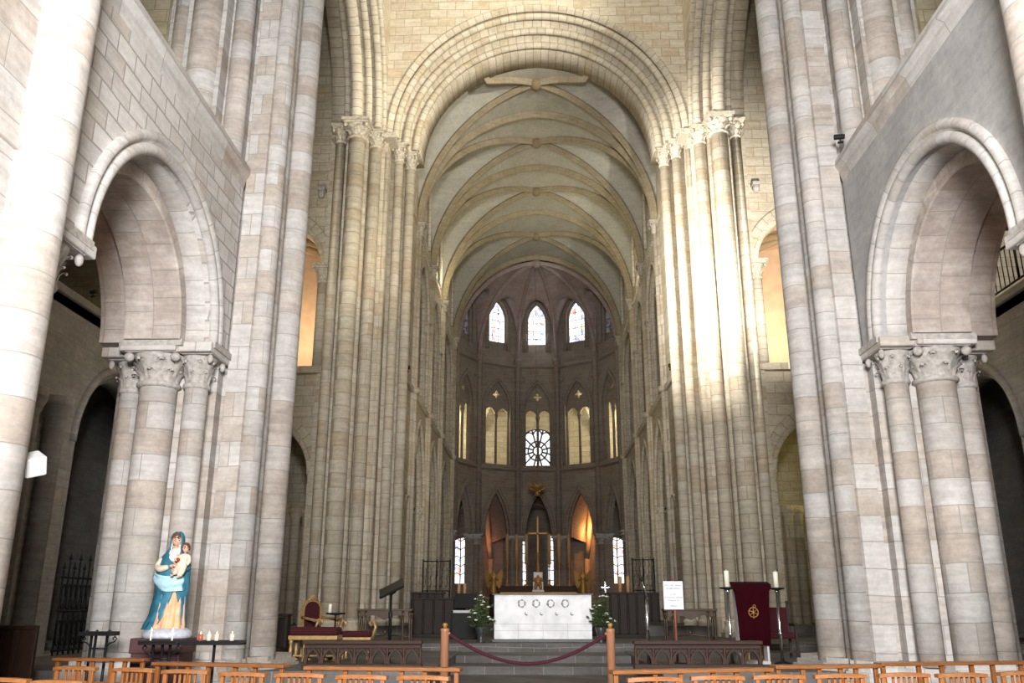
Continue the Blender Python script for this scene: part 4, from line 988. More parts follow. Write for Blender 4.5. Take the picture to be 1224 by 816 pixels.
# ---- lectern with maroon cloth, big candles, notice, microphone
AX, AY, AZ0 = 3.82, 16.9, .46
root = empty('ambo', (AX, AY, AZ0), 'pale lectern standing under a maroon cloth by the right pier', 'lectern')
MB().bbox(-.27, .27, -.16, .2, 0, .06, .012).build('foot', 'white', root)
for sx in (-1, 1): MB().bbox(sx*.25-.02, sx*.25+.02, -.12, .16, .05, 1.3, .008).build('side_panel', 'white', root)
mb = MB(); mb.bbox(-.34, .34, -.2, .22, -.015, .015, .006); o = mb.build('desk_top', 'white', root, (0, 0, 1.36)); o.rotation_euler = (R(16), 0, 0)
root = empty('altar_cloth', (AX, AY-.2, AZ0+.3), 'maroon cloth with a small round gold emblem hanging over the lectern', 'cloth')
mb = MB(); n = 16; vs = []; fs = []
rows = [(.24, 1.14, .36), (.0, 1.09, .37), (-.03, 1.05, .365), (-.035, .96, .32), (-.03, .6, .29), (-.035, .3, .285), (-.03, .03, .28)]
for y, z, hw in rows:
    for i in range(n+1):
        t = -1+2*i/n; vs.append((t*hw, y+.008*math.sin(t*9)*(1 if z < 1 else 0), z))
for j in range(len(rows)-1):
    for i in range(n): fs.append((j*(n+1)+i, (j+1)*(n+1)+i, (j+1)*(n+1)+i+1, j*(n+1)+i+1))
mb.add(vs, fs, True); cl = mb.build('drape', 'maroon', root); sm = cl.modifiers.new('thick', 'SOLIDIFY'); sm.thickness = .01; sm.offset = 0
mb = MB(); ey = -.055; ez = .6
for r_ in (.085,): mb.tube([(r_*math.cos(2*PI*k/24), ey, ez+r_*math.sin(2*PI*k/24)) for k in range(25)], .008, 6, cap=False)
for k in range(6):
    a = PI*k/3+PI/2
    if k == 0: mb.tube([(0, ey, ez-.11), (0, ey, ez+.12)], .008, 6); mb.tube([(0, ey, ez+.12), (.03, ey, ez+.135), (.045, ey, ez+.105), (.03, ey, ez+.08), (0, ey, ez+.075)], .007, 6)
    elif k in (1, 2): mb.tube([(.085*math.cos(a+.1), ey, ez+.085*math.sin(a+.1)), (-.085*math.cos(a+.1), ey, ez-.085*math.sin(a+.1))], .008, 6)
mb.build('emblem', 'gold', root)
def big_candle(x, y, mat, lb, lb2):
    root = empty('candlestick', (x, y, .46), lb, 'candlestick', 'tall candlesticks beside the maroon lectern')
    MB().lathe([(.15, 0), (.15, .02), (.05, .05), (.03, .09)], (0, 0, 0), 16).build('foot', 'iron', root)
    MB().lathe([(.028, .08), (.028, .5), (.04, .52), (.028, .55), (.028, 1.24), (.045, 1.26), (.03, 1.3)], (0, 0, 0), 14).build('pole', mat, root)
    MB().lathe([(.03, 1.29), (.14, 1.31), (.145, 1.335), (.03, 1.34)], (0, 0, 0), 18).build('drip_dish', 'iron', root)
    c = empty('candle', (x, y, 1.8), lb2, 'candle', 'thick white candles beside the maroon lectern')
    MB().lathe([(.047, 0), (.047, .27), (.042, .285), (.02, .28), (.005, .28), (.004, .31)], (0, 0, 0), 16).build('wax', 'wax', c)
big_candle(3.31, 16.33, 'steel', 'tall candlestick with shiny pole left of the maroon draped lectern', 'thick white candle left of the maroon draped lectern')
big_candle(4.34, 16.9, 'steel', 'tall candlestick with shiny pole right of the maroon draped lectern', 'thick white candle right of the maroon draped lectern')
root = empty('notice_stand', (2.42, 16.8, .46), 'red brown pole on a round foot holding up the white notice', 'stand')
MB().lathe([(.17, 0), (.17, .02), (.03, .04)], (0, 0, 0), 16).build('foot', 'iron', root)
MB().lathe([(.022, .03), (.022, 1.5)], (0, 0, 0), 10).build('pole', 'redpole', root)
MB().bbox(-.12, .12, -.01, .015, 1.44, 1.47, .004).build('clamp', 'black', root)
root = empty('notice', (2.40, 16.76, 1.41), 'white printed notice on a pole right of the altar', 'notice')
MB().bbox(-.18, .18, -.008, .008, 0, .5, .003).build('board', 'paper', root)
for i, (txt, z, sz) in enumerate((('Pour des raisons', .415, .046), ("d'organisation", .36, .046), ('il est', .255, .046), ('strictement interdit', .2, .042), ("d'entrer ici", .145, .046), ('Merci', .045, .05))):
    cu = bpy.data.curves.new('lettering', 'FONT'); cu.body = txt; cu.size = sz; cu.align_x = 'CENTER'; cu.extrude = .0008
    ft = bpy.data.objects.new('tmp', cu); COL.objects.link(ft)
    me = bpy.data.meshes.new_from_object(ft.evaluated_get(bpy.context.evaluated_depsgraph_get())); bpy.data.objects.remove(ft)
    o = bpy.data.objects.new('lettering', me); COL.objects.link(o); me.materials.clear(); me.materials.append(M['ink'])
    o.parent = root; o.location = (0, -.0098, z); o.rotation_euler = (PI/2, 0, 0)
root = empty('microphone_stand', (1.82, 16.1, .46), 'chrome microphone stand with a boom left of the white notice', 'microphone stand')
MB().lathe([(.15, 0), (.15, .02), (.04, .04), (.03, .07)], (0, 0, 0), 16).build('foot', 'iron', root)
MB().lathe([(.034, .05), (.034, 1.02), (.02, 1.04), (.02, 1.12)], (0, 0, 0), 14).build('pole', 'steel', root)
MB().tube([(.03, 0, 1.08), (-.02, -.03, 1.28), (-.07, -.06, 1.44)], .011, 8).build('boom', 'steel', root)
MB().ball((-.075, -.065, 1.47), .03, .03, .045).build('microphone', 'black', root)
# ---- dark red armchairs by the right pier
for (x, y, lb) in ((4.75, 18.6, 'dark red upholstered armchair half hidden by the right clustered pier'),):
    root = empty('red_armchair', (x, y, .46), lb, 'armchair')
    MB().bbox(-.28, .28, -.26, .26, .38, .5, .04).build('seat', 'velvet', root)
    MB().bbox(-.27, .27, .2, .27, .48, .98, .04).build('backrest', 'velvet', root)
    for sx in (-1, 1):
        MB().bbox(sx*.3-.03, sx*.3+.03, -.26, .24, .62, .68, .015).build('arm', 'darkwood', root)
        MB().bbox(sx*.3-.025, sx*.3+.025, -.24, -.19, 0, .63, .008).build('front_leg', 'darkwood', root)
        MB().bbox(sx*.28-.025, sx*.28+.025, .2, .25, 0, 1.05, .008).build('rear_leg', 'darkwood', root)
        MB().ball((sx*.28, .225, 1.08), .035).build('finial', 'darkwood', root)
    MB().bbox(-.28, .28, -.23, -.2, .12, .16, .006).build('stretcher', 'darkwood', root)
root = empty('small_stool', (4.12, 18.0, .46), 'small gilded stool with a pale seat behind the maroon draped lectern', 'stool')
MB().bbox(-.2, .2, -.17, .17, .34, .42, .03).build('seat', 'cloth', root)
for sx in (-1, 1):
    for sy in (-1, 1): MB().lathe([(.03, 0), (.02, .05), (.03, .25), (.03, .35)], (sx*.16, sy*.13, 0), 10).build('leg', 'giltwood', root)

# ---- main altar
root = empty('altar', (.02, 22.6, .62), 'white marble block altar carved with four rings in the middle of the choir steps', 'altar')
MB().bbox(-1.24, 1.24, -.48, .5, 0, .07, .01).build('foot_slab', 'slate', root)
MB().bbox(-1.19, 1.19, -.42, .45, .07, 1.10, .008).build('block', 'marble', root)
MB().bbox(-1.24, 1.24, -.46, .5, 1.10, 1.13, .006).build('table_slab', 'slate', root)
for k in range(4):
    x = -.52+.355*k; mb = MB(); mb.tube([(x+.085*math.cos(2*PI*q/20)*(1 if q not in (3, 4) else .9), -.425, .9+.085*math.sin(2*PI*q/20)) for q in range(21)], [.012+.008*math.sin(q*1.7+k) for q in range(21)], 6, cap=False)
    mb.tube([(x-.05, -.424, .84), (x-.06, -.424, .96)], .008, 5); mb.build('carved_ring', 'marblegrey', root)
    x2 = -.40+.37*k; mb = MB(); mb.tube([(x2-.03, -.424, .70), (x2-.035, -.424, .65), (x2, -.424, .63), (x2+.03, -.424, .645)], [.006, .016, .018, .008], 6); mb.build('carved_leaf', 'marblegrey', root)
mb = MB()
for z in (.42, .27): mb.box(-1.19, 1.19, -.4215, -.4195, z-.003, z+.003)
for x in (-.6, 0, .6): mb.box(x-.003, x+.003, -.4215, -.4195, .07, .42)
mb.build('joint', 'marblegrey', root)
# flowers on either side
def flowers(x, y, lb, h, seed):
    rnd = random.Random(seed); root = empty('flower_arrangement', (x, y, .62), lb, 'flowers', 'flower arrangements beside the altar')
    MB().lathe([(.09, 0), (.1, .02), (.07, .06), (.1, .2), (.14, .34), (.13, .36), (.11, .34)], (0, 0, 0), 16).build('vase', 'slate', root)
    st = MB(); lf = MB(); bl = []
    for k in range(60):
        a = rnd.uniform(0, 2*PI); e = rnd.uniform(.15, 1); L = rnd.uniform(.3, h)*(1-.35*e); tip = Vector((math.cos(a)*.36*e, math.sin(a)*.28*e, .3+L-.25*e*e))
        st.tube([(0, 0, .3), (tip.x*.4, tip.y*.4, .3+(tip.z-.3)*.6), tip], [.008, .006, .003], 4)
        for q in range(6):
            t = rnd.uniform(.4, 1); c = Vector((tip.x*t, tip.y*t, .3+(tip.z-.3)*(1-(1-t)**1.5))); d = Vector((rnd.uniform(-1, 1), rnd.uniform(-1, 1), rnd.uniform(-.4, .8))).normalized(); w_ = d.orthogonal().normalized()*.028; L2 = rnd.uniform(.08, .15)
            lf.add([c, c+d*L2*.5+w_, c+d*L2, c+d*L2*.5-w_], [(0, 1, 2, 3)])
        if k % 3 == 0: bl.append(tip)
    st.build('stems', 'leaf', root); lf.build('foliage', 'leaf', root)
    for t in bl:
        mb = MB()
        for q in range(5): mb.ball((t.x+.025*math.cos(q*1.26), t.y+.025*math.sin(q*1.26), t.z), .022, .022, .014, 6, 4)
        mb.ball((t.x, t.y, t.z+.01), .016, .016, .014, 6, 4); mb.build('blossom', 'blossom', root)
flowers(-1.47, 21.87, 'green and white flower arrangement left of the white altar', 1.05, 3)
flowers(1.4, 21.87, 'green and white flower arrangement right of the white altar', 1.0, 5)
# processional cross right of the altar
root = empty('silver_cross', (1.62, 23.0, .62), 'small silver cross on a thin pole right of the altar', 'cross')
MB().lathe([(.12, 0), (.12, .02), (.02, .05), (.012, .08), (.012, 1.2)], (0, 0, 0), 12).build('pole', 'iron', root)
mb = MB(); mb.bbox(-.02, .02, -.01, .01, 1.16, 1.42, .004); mb.bbox(-.1, .1, -.01, .01, 1.27, 1.31, .004)
for x, z in ((-.1, 1.29), (.1, 1.29), (0, 1.42)): mb.ball((x, 0, z), .028, .014, .028, 8, 6)
mb.build('cross', 'steel', root)

# ---- choir furniture
def stall(x0, x1, y, z0, h, lb, n):
    root = empty('choir_stall', ((x0+x1)/2, y, z0), lb, 'choir stall'); L = x1-x0
    MB().bbox(-L/2, L/2, -.22, .22, h-.05, h, .012).build('desk_top', 'darkwood', root)
    MB().bbox(-L/2+.02, L/2-.02, -.2, -.16, .1, h-.05, .006).build('front_panel', 'darkwood', root)
    MB().bbox(-L/2, L/2, -.2, .2, 0, .1, .01).build('plinth', 'darkwood', root)
    for k in range(n+1):
        x = -L/2+.04+(L-.08)*k/n; MB().lathe([(.035, .1), (.025, .16), (.035, h*.5), (.025, h-.12), (.035, h-.05)], (x, -.22, 0), 8).build('colonnette', 'darkwood', root)
    return root
stall(-3.62, -2.1, 25.4, .62, 1.05, 'dark wooden choir stall left of the altar', 5)
stall(-3.9, -2.9, 27.2, .9, .95, 'dark wooden choir stall further back against the left pier', 4)
stall(1.85, 2.9, 25.2, .62, 1.2, 'dark wooden choir stall right of the altar behind the flowers', 4)
stall(2.7, 3.7, 28.5, .9, .95, 'dark wooden choir stall under the right iron screen', 4)
root = empty('organ_console', (-2.05, 24.3, .62), 'dark polished music console left of the flower arrangement', 'console')
MB().bbox(-.34, .34, -.3, .3, 0, .72, .02).build('body', 'black', root)
mb = MB(); mb.bbox(-.3, .3, -.02, .02, 0, .42, .01); o = mb.build('music_rest', 'black', root, (0, .05, .78)); o.rotation_euler = (R(-25), 0, 0)
MB().bbox(-.3, .3, -.36, -.2, .66, .73, .01).build('keyboard', 'white', root)
def screen(x0, x1, y, z0, h, lb):
    root = empty('iron_screen', ((x0+x1)/2, y, z0), lb, 'screen'); L = x1-x0
    for x in (-L/2, 0, L/2): MB().tube([(x, 0, 0), (x, 0, h)], .022, 8).build('upright', 'iron', root)
    for z in (.05, h*.5, h*.97): MB().tube([(-L/2, 0, z), (L/2, 0, z)], .016, 6).build('cross_bar', 'iron', root)
    for i in range(5):
        x = -L/2+L*(i+.5)/5
        for z in (h*.28, h*.74):
            mb = MB()
            for q in (-1, 1):
                mb.tube([(x+q*(.02+.055*(1-k/14)*math.sin(k*.75)), 0, z+q*(h*.2-.026*k*h*.6)+.05*math.cos(k*.75)) for k in range(15)], .009, 5)
            mb.build('scroll', 'iron', root)
    return root
screen(-3.97, -3.05, 30.2, .9, 2.06, 'tall black iron scrollwork screen at the left of the choir')
screen(3.1, 3.82, 30.2, .9, 2.1, 'tall black iron scrollwork screen at the right of the choir')
# small standing lamp table left
root = empty('candle_table', (-2.35, 26.6, .9), 'small dark table holding two tan candles left of the altar', 'table')
MB().bbox(-.3, .3, -.2, .2, .78, .82, .01).build('table_top', 'darkwood', root)
for sx in (-1, 1):
    for sy in (-1, 1): MB().lathe([(.03, 0), (.02, .1), (.03, .78)], (sx*.25, sy*.15, 0), 8).build('leg', 'darkwood', root)
for x, q in ((-2.42, 'left'), (-2.25, 'right')):
    tag(MB().lathe([(.045, 0), (.045, .36), (.03, .37), (.004, .37), (.004, .4)], (0, 0, 0), 12).build('candle', 'waxtan', None, (x, 26.5, 1.72)), 'short tan candle on the small dark table, %s of its pair' % q, 'candle', 'tan candles on the dark table')
for x, q in ((2.2, 'left'), (2.42, 'right')):
    tag(MB().lathe([(.05, 0), (.05, .42), (.03, .43), (.004, .43), (.004, .46)], (0, 0, 0), 12).build('candle', 'waxtan', None, (x, 25.2, 1.82)), 'short tan candle on the right choir stall, %s of its pair' % q, 'candle', 'tan candles on the right stall')

# ---- high altar with candles, cross, angels
root = empty('high_altar', (-.05, 46.2, .9), 'dark gilded high altar far back in the apse below the golden cross', 'altar')
MB().bbox(-1.95, 1.95, -.6, .6, 0, .15, .02).build('step', 'slate', root)
MB().bbox(-1.9, 1.9, -.45, .45, .15, 1.1, .02).build('front', 'brown', root)
for k in range(9): MB().lathe([(.06, .2), (.045, .3), (.045, .95), (.07, 1.05)], (-1.76+.44*k, -.47, 0), 10).build('pilaster', 'gold', root)
MB().bbox(-1.95, 1.95, -.55, .5, 1.1, 1.2, .02).build('table_top', 'gold', root)
MB().bbox(-2.0, 2.0, .1, .5, 1.2, 1.5, .02).build('gradine', 'brown', root)
CXS = [-1.66, -1.16, -.66, .54, 1.04, 1.56]; NMS = ['first', 'second', 'third', 'fourth', 'fifth', 'last']
def make_candlestick():
    root = empty('altar_candlestick', (0, 0, 0), 'x', 'candlestick', 'gilded candlesticks on the high altar')
    MB().lathe([(.13, 0), (.13, .04), (.05, .1), (.04, .2), (.07, .26), (.03, .34), (.03, .9), (.06, .98), (.03, 1.05), (.1, 1.14), (.1, 1.16)], (0, 0, 0), 12).build('stem', 'gold', root)
    MB().lathe([(.08, 1.15), (.11, 1.17), (.11, 1.19)], (0, 0, 0), 12).build('drip_pan', 'gold', root)
    return root
p0 = make_candlestick(); reg()
for i, x in enumerate(CXS):
    o = p0 if i == 0 else copy_tree(p0); o.location = (x, 46.5, 2.4); o['label'] = 'gilded candlestick on the high altar, %s from the left' % NMS[i]
    tag(MB().lathe([(.085, 0), (.085, 1.42), (.04, 1.44), (.006, 1.44), (.006, 1.5)], (0, 0, 0), 12).build('tall_candle', 'waxtan', None, (x, 46.5, 3.59)), 'very tall tan candle on the high altar, %s from the left' % NMS[i], 'candle', 'tall candles on the high altar')
root = empty('golden_cross', (-.06, 46.55, 2.4), 'tall golden cross standing over the middle of the high altar', 'cross')
MB().lathe([(.28, 0), (.28, .2), (.16, .3), (.1, .5), (.16, .6), (.07, .75), (.05, 1.5), (.1, 1.6), (.06, 1.7)], (0, 0, 0), 14).build('stand', 'gold', root)
mb = MB(); mb.bbox(-.05, .05, -.03, .03, 1.65, 3.5, .015); mb.bbox(-.46, .46, -.03, .03, 2.62, 2.72, .015)
for x, z in ((-.46, 2.67), (.46, 2.67), (0, 3.5)): mb.ball((x, 0, z), .09, .04, .09, 10, 6)
mb.build('cross', 'gold', root)
root = empty('tabernacle_statue', (-.06, 45.88, 2.102), 'small white and gold seated figure below the golden cross', 'statue')
MB().bbox(-.3, .3, -.12, .12, 0, .1, .02).build('pedestal', 'marble', root)
skin_obj('figure', [(0, 0, .34), (0, -.0, .55), (0, 0, .7), (0, 0, .84), (-.13, -.18, .36), (-.13, -.2, .12), (.13, -.18, .36), (.13, -.2, .12), (-.17, -.03, .64), (-.2, -.14, .46), (.17, -.03, .64), (.2, -.14, .46)],
         [(0, 1), (1, 2), (2, 3), (0, 4), (4, 5), (0, 6), (6, 7), (1, 8), (8, 9), (1, 10), (10, 11)], [.15, .14, .06, .08, .1, .09, .1, .09, .07, .05, .07, .05], 'gold', root)
mb = MB(); mb.bbox(-.24, .24, .06, .14, .1, .98, .03); mb.bbox(-.26, -.18, -.2, .1, .1, .5, .02); mb.bbox(.18, .26, -.2, .1, .1, .5, .02); mb.build('throne', 'marble', root)
def angel(x, lb, flip, mat):
    root = empty('angel_statue', (x, 45.6, 1.9), lb, 'statue'); f = flip
    MB().lathe([(.22, -.98), (.22, .05), (.18, .08)], (0, 0, 0), 14).build('pedestal', 'brown', root)
    skin_obj('figure', [(0, 0, .35), (0, 0, .75), (0, 0, 1.0), (0, 0, 1.15), (0, 0, 1.33), (-.14, 0, .98), (-.22*1, -.1, .78), (-.05+.1*f, -.26, .8), (.14, 0, .98), (.22, -.1, .78), (.05+.1*f, -.26, .85), (0, .02, .1)],
             [(0, 1), (1, 2), (2, 3), (3, 4), (2, 5), (5, 6), (6, 7), (2, 8), (8, 9), (9, 10), (0, 11)], [.17, .12, .13, .06, .1, .07, .05, .035, .07, .05, .035, .22], mat, root)
    for q in (-1, 1):
        mb = MB(); F = frame_panel((q*.1, .12, .6), (q, .25, 0), (0, 1, 0))
        panel(mb, F, [(0, 0), (.18, -.25), (.26, -.1), (.34, .3), (.36, .62), (.28, .7), (.12, .5), (0, .4)], [], 0, .03); o = mb.build('wing', mat, root); fix_normals(o)
angel(-2.32, 'orange lit gilded angel statue left of the high altar', 1, 'gold')
angel(2.22, 'dim gilded angel statue right of the high altar', -1, 'gold')
root = empty('hanging_lamp', (-.07, 46.6, 7.0), 'gilded crown shaped sanctuary lamp hanging high over the high altar', 'lamp')
MB().lathe([(.0, .0), (.1, .03), (.16, .14), (.1, .22), (.16, .3), (.4, .42), (.46, .52), (.42, .55), (.3, .6), (.2, .62)], (0, 0, 0), 20).build('bowl', 'gold', root)
mb = MB()
for k in range(10): a = 2*PI*k/10; mb.ball((.44*math.cos(a), .44*math.sin(a), .6), .05, .05, .1, 8, 6)
mb.build('crown', 'gold', root)
for k in range(3): a = 2*PI*k/3; MB().tube([(.4*math.cos(a), .4*math.sin(a), .55), (0, 0, 1.6)], .012, 5).build('chain', 'gold', root)
MB().tube([(0, 0, 1.6), (0, 0, 13.1)], .005, 5).build('cable', 'iron', root)

# ---- candle racks by the statue
def candle_rack(x0, x1, y, ztop, lb, legs):
    root = empty('candle_rack', ((x0+x1)/2, y, 0), lb, 'candle rack'); L = x1-x0
    mb = MB(); mb.bbox(-L/2, L/2, -.13, .13, ztop-.03, ztop, .006); mb.bbox(-L/2, L/2, -.13, -.12, ztop, ztop+.025, .003); mb.bbox(-L/2, L/2, .12, .13, ztop, ztop+.025, .003); mb.build('tray', 'iron', root)
    for x in legs:
        MB().tube([(x, 0, 0), (x, 0, ztop-.02)], .02, 8).build('leg', 'iron', root)
        MB().tube([(x-.16, 0, .01), (x, 0, .05), (x+.16, 0, .01)], .016, 6).build('foot', 'iron', root)
    if len(legs) > 1:
        for q in (-1, 1):
            x = legs[0] if q < 0 else legs[-1]
            MB().tube([(x, 0, ztop-.18), (x+q*.05, 0, ztop-.13), (x+q*.11, 0, ztop-.11), (x+q*.14, 0, ztop-.07), (x+q*.11, 0, ztop-.04), (x+q*.08, 0, ztop-.07), (x+q*.1, 0, ztop-.085)], .011, 6).build('scroll', 'iron', root)
        MB().tube([(legs[0], 0, ztop-.2), (legs[-1], 0, ztop-.2)], .012, 6).build('cross_bar', 'iron', root)
    return root
candle_rack(-6.50, -6.03, 12.65, 1.11, 'thin black iron candle rack left of the statue', (-.1, -.04, .12))
candle_rack(-5.25, -4.74, 11.75, 1.03, 'black iron candle rack in front of the statue pedestal', (-.1, .02, .12))
candle_rack(-4.70, -3.91, 11.72, 1.03, 'long black candle tray on one leg right of the statue', (.02,))
CUPS = [(-4.47, 'first'), (-4.36, 'second'), (-4.26, 'third'), (-4.06, 'last')]
for k, (x, nm) in enumerate(CUPS):
    root = empty('votive_candle', (x, 11.7, 1.031), 'lit votive candle in a pale cup on the long tray, %s from the left' % nm, 'candle', 'votive candles on the long tray')
    MB().lathe([(.026, 0), (.03, .05), (.032, .1), (.028, .1), (.026, .05), (0, .045)], (0, 0, 0), 12).build('cup', 'cupred' if k == 0 else 'cup', root)
    MB().lathe([(.024, .04), (.024, .085), (.003, .09), (.003, .1)], (0, 0, 0), 10).build('wax', 'wax', root)
    MB().lathe([(.0, .095), (.006, .105), (.004, .12), (0, .135)], (0, 0, 0), 8).build('flame', 'flame', root)
for k, (x, y, z, nm) in enumerate(((-5.12, 11.7, 1.031, 'left'), (-4.84, 11.7, 1.031, 'right'))):
    root = empty('taper_candle', (x, y, z), 'lit thin candle on the rack in front of the statue, %s of two' % nm, 'candle', 'thin candles before the statue')
    MB().lathe([(.012, 0), (.012, .12), (.002, .122), (.002, .13)], (0, 0, 0), 10).build('wax', 'wax', root)
    MB().lathe([(.0, .125), (.009, .14), (.006, .16), (0, .185)], (0, 0, 0), 8).build('flame', 'flame', root)
for k, (x, nm) in enumerate(((-6.44, 'leftmost'), (-6.3, 'middle'), (-6.12, 'rightmost'))):
    root = empty('burnt_candle', (x, 12.65, 1.111), 'small burnt down candle on the thin rack left of the statue, %s of three' % nm, 'candle', 'burnt candles on the thin rack')
    MB().lathe([(.02, 0), (.02, .04), (.004, .042), (.003, .055)], (0, 0, 0), 10).build('wax', 'iron', root)
    MB().lathe([(.03, 0), (.032, .012), (.022, .012)], (0, 0, 0), 10).build('holder', 'iron', root)

# ---- statue of a robed mother holding a child
PX, PY = -5.38, 12.76
root = empty('statue_pedestal', (PX, PY, 0), 'dark maroon pedestal with a pale top block under the robed statue', 'pedestal')
MB().bbox(-.34, .34, -.26, .26, 0, .87, .02).build('shaft', 'plinth', root)
MB().bbox(-.36, .36, -.29, .29, .85, 1.05, .015).build('top_box', 'plinth', root)
root = empty('virgin_statue', (PX+.04, PY, 1.05), 'painted statue of a blue robed mother holding a small child', 'statue')
SCL = .93
def loft(mb, rings, a0, a1, n, fold=0, nf=9, ph=0, thick=None):
    """rings: (z, cx, cy, rx, ry, foldamp)"""
    vs = []; fs = []; m = n+1
    for z, cx, cy, rx, ry, fa in rings:
        for i in range(m):
            a = a0+(a1-a0)*i/n; w_ = 1+fa*math.sin(nf*a+ph+z*2.2)+.5*fa*math.sin(nf*1.7*a+ph*2-z*3)
            vs.append((cx+rx*w_*math.sin(a), cy-ry*w_*math.cos(a), z))
    for j in range(len(rings)-1):
        for i in range(n): fs.append((j*m+i, j*m+i+1, (j+1)*m+i+1, (j+1)*m+i))
    mb.add(vs, fs, True)
def sc(rings): return [(z*SCL, cx*SCL, cy*SCL, rx*SCL, ry*SCL, f) for z, cx, cy, rx, ry, f in rings]
MB().lathe([(.33, .0), (.335, .05), (.3, .1), (.24, .13), (0, .13)], (0, 0, 0), 20).build('rock_base', 'rockbase', root)
ZB = .12/SCL
mb = MB(); loft(mb, sc([(ZB, -.02, -.03, .27, .22, .08), (.3, -.01, -.02, .235, .19, .08), (.55, .0, -.01, .21, .165, .07), (.8, .02, 0, .20, .15, .04), (.95, .01, 0, .185, .14, .02), (1.1, 0, 0, .20, .14, .01), (1.2, 0, 0, .19, .12, .01), (1.265, 0, 0, .10, .09, 0), (1.31, 0, -.01, .05, .05, 0), (1.36, 0, -.01, .045, .045, 0)]), -PI, PI, 60, nf=13)
mb.build('gown', 'peach', root)
mb = MB(); n = 44                                       # blue mantle, open in front below the knee
rg = [(ZB-.01, -.085, .02, .315, .25, .06, -6, 74), (.25, -.055, .02, .275, .225, .06, 2, 66), (.45, -.025, .01, .245, .2, .05, 12, 54), (.62, -.01, .01, .235, .185, .04, 20, 36), (.72, .0, .0, .245, .185, .03, 24, 26), (.95, .0, .0, .235, .18, .02, 24, 26), (1.08, -.005, .0, .235, .17, .015, 14, 30), (1.17, 0, .01, .225, .15, .01, -14, 30), (1.24, 0, .015, .17, .125, 0, -24, 34), (1.29, 0, .015, .13, .115, 0, -38, 46), (1.34, 0, .01, .108, .115, 0, -46, 52), (1.42, 0, .005, .102, .115, 0, -50, 54), (1.49, 0, .0, .095, .108, 0, -48, 50), (1.545, 0, .0, .07, .085, 0, -55, 55), (1.57, 0, .01, .03, .04, 0, -60, 60)]
vs = []; fs = []
for z, cx, cy, rx, ry, fa, l_, r_ in rg:
    for i in range(n+1):
        a = R(r_)+(R(360+l_)-R(r_))*i/n; w_ = 1+fa*math.sin(11*a+z*4)+.5*fa*math.sin(19*a-z*3)
        vs.append(((cx+rx*w_*math.sin(a))*SCL, (cy-ry*w_*math.cos(a))*SCL, z*SCL))
for j in range(len(rg)-1):
    for i in range(n): fs.append((j*(n+1)+i, j*(n+1)+i+1, (j+1)*(n+1)+i+1, (j+1)*(n+1)+i))
mb.add(vs, fs, True); mt = mb.build('mantle', 'blue', root); m_ = mt.modifiers.new('thick', 'SOLIDIFY'); m_.thickness = .016; m_.offset = 0
mb = MB()                                                # pale lining swept across the waist
vs = []; fs = []; n = 20
for j, (z0, z1) in enumerate([(t/8, 0) for t in range(9)]):
    t = j/8
    for i in range(n+1):
        u = i/n; a = R(-100+150*u); zt = 1.02-.12*u-.05*math.sin(u*PI); zb_ = .98-.36*math.sin(min(1, u*1.35)*PI/2)+.06*u
        z = zt+(zb_-zt)*t; rx = .265+.02*math.sin(t*9+u*5)+.015*math.sin(t*PI); vs.append((rx*math.sin(a)*SCL, -(rx*.8)*math.cos(a)*SCL, z*SCL))
for j in range(8):
    for i in range(n): fs.append((j*(n+1)+i, j*(n+1)+i+1, (j+1)*(n+1)+i+1, (j+1)*(n+1)+i))
mb.add(vs, fs, True); sw = mb.build('mantle_lining', 'lightblue', root); m_ = sw.modifiers.new('thick', 'SOLIDIFY'); m_.thickness = .014
mb = MB(); loft(mb, sc([(1.16, 0, -.0, .13, .145, 0), (1.24, 0, -.01, .105, .115, 0), (1.3, 0, -.01, .085, .095, 0), (1.36, 0, -.0, .088, .098, 0), (1.44, 0, .01, .088, .096, 0), (1.5, 0, .01, .075, .085, 0)]), R(38), R(322), 30); v_ = mb.build('veil', 'veil', root)
m_ = v_.modifiers.new('thick', 'SOLIDIFY'); m_.thickness = .012
mb = MB(); loft(mb, sc([(1.12, -.0, -.02, .12, .135, .02), (1.2, 0, -.02, .095, .115, .02), (1.27, 0, -.015, .065, .085, 0), (1.31, 0, -.01, .05, .06, 0)]), R(-70), R(70), 16); mb.build('neck_scarf', 'veil', root)
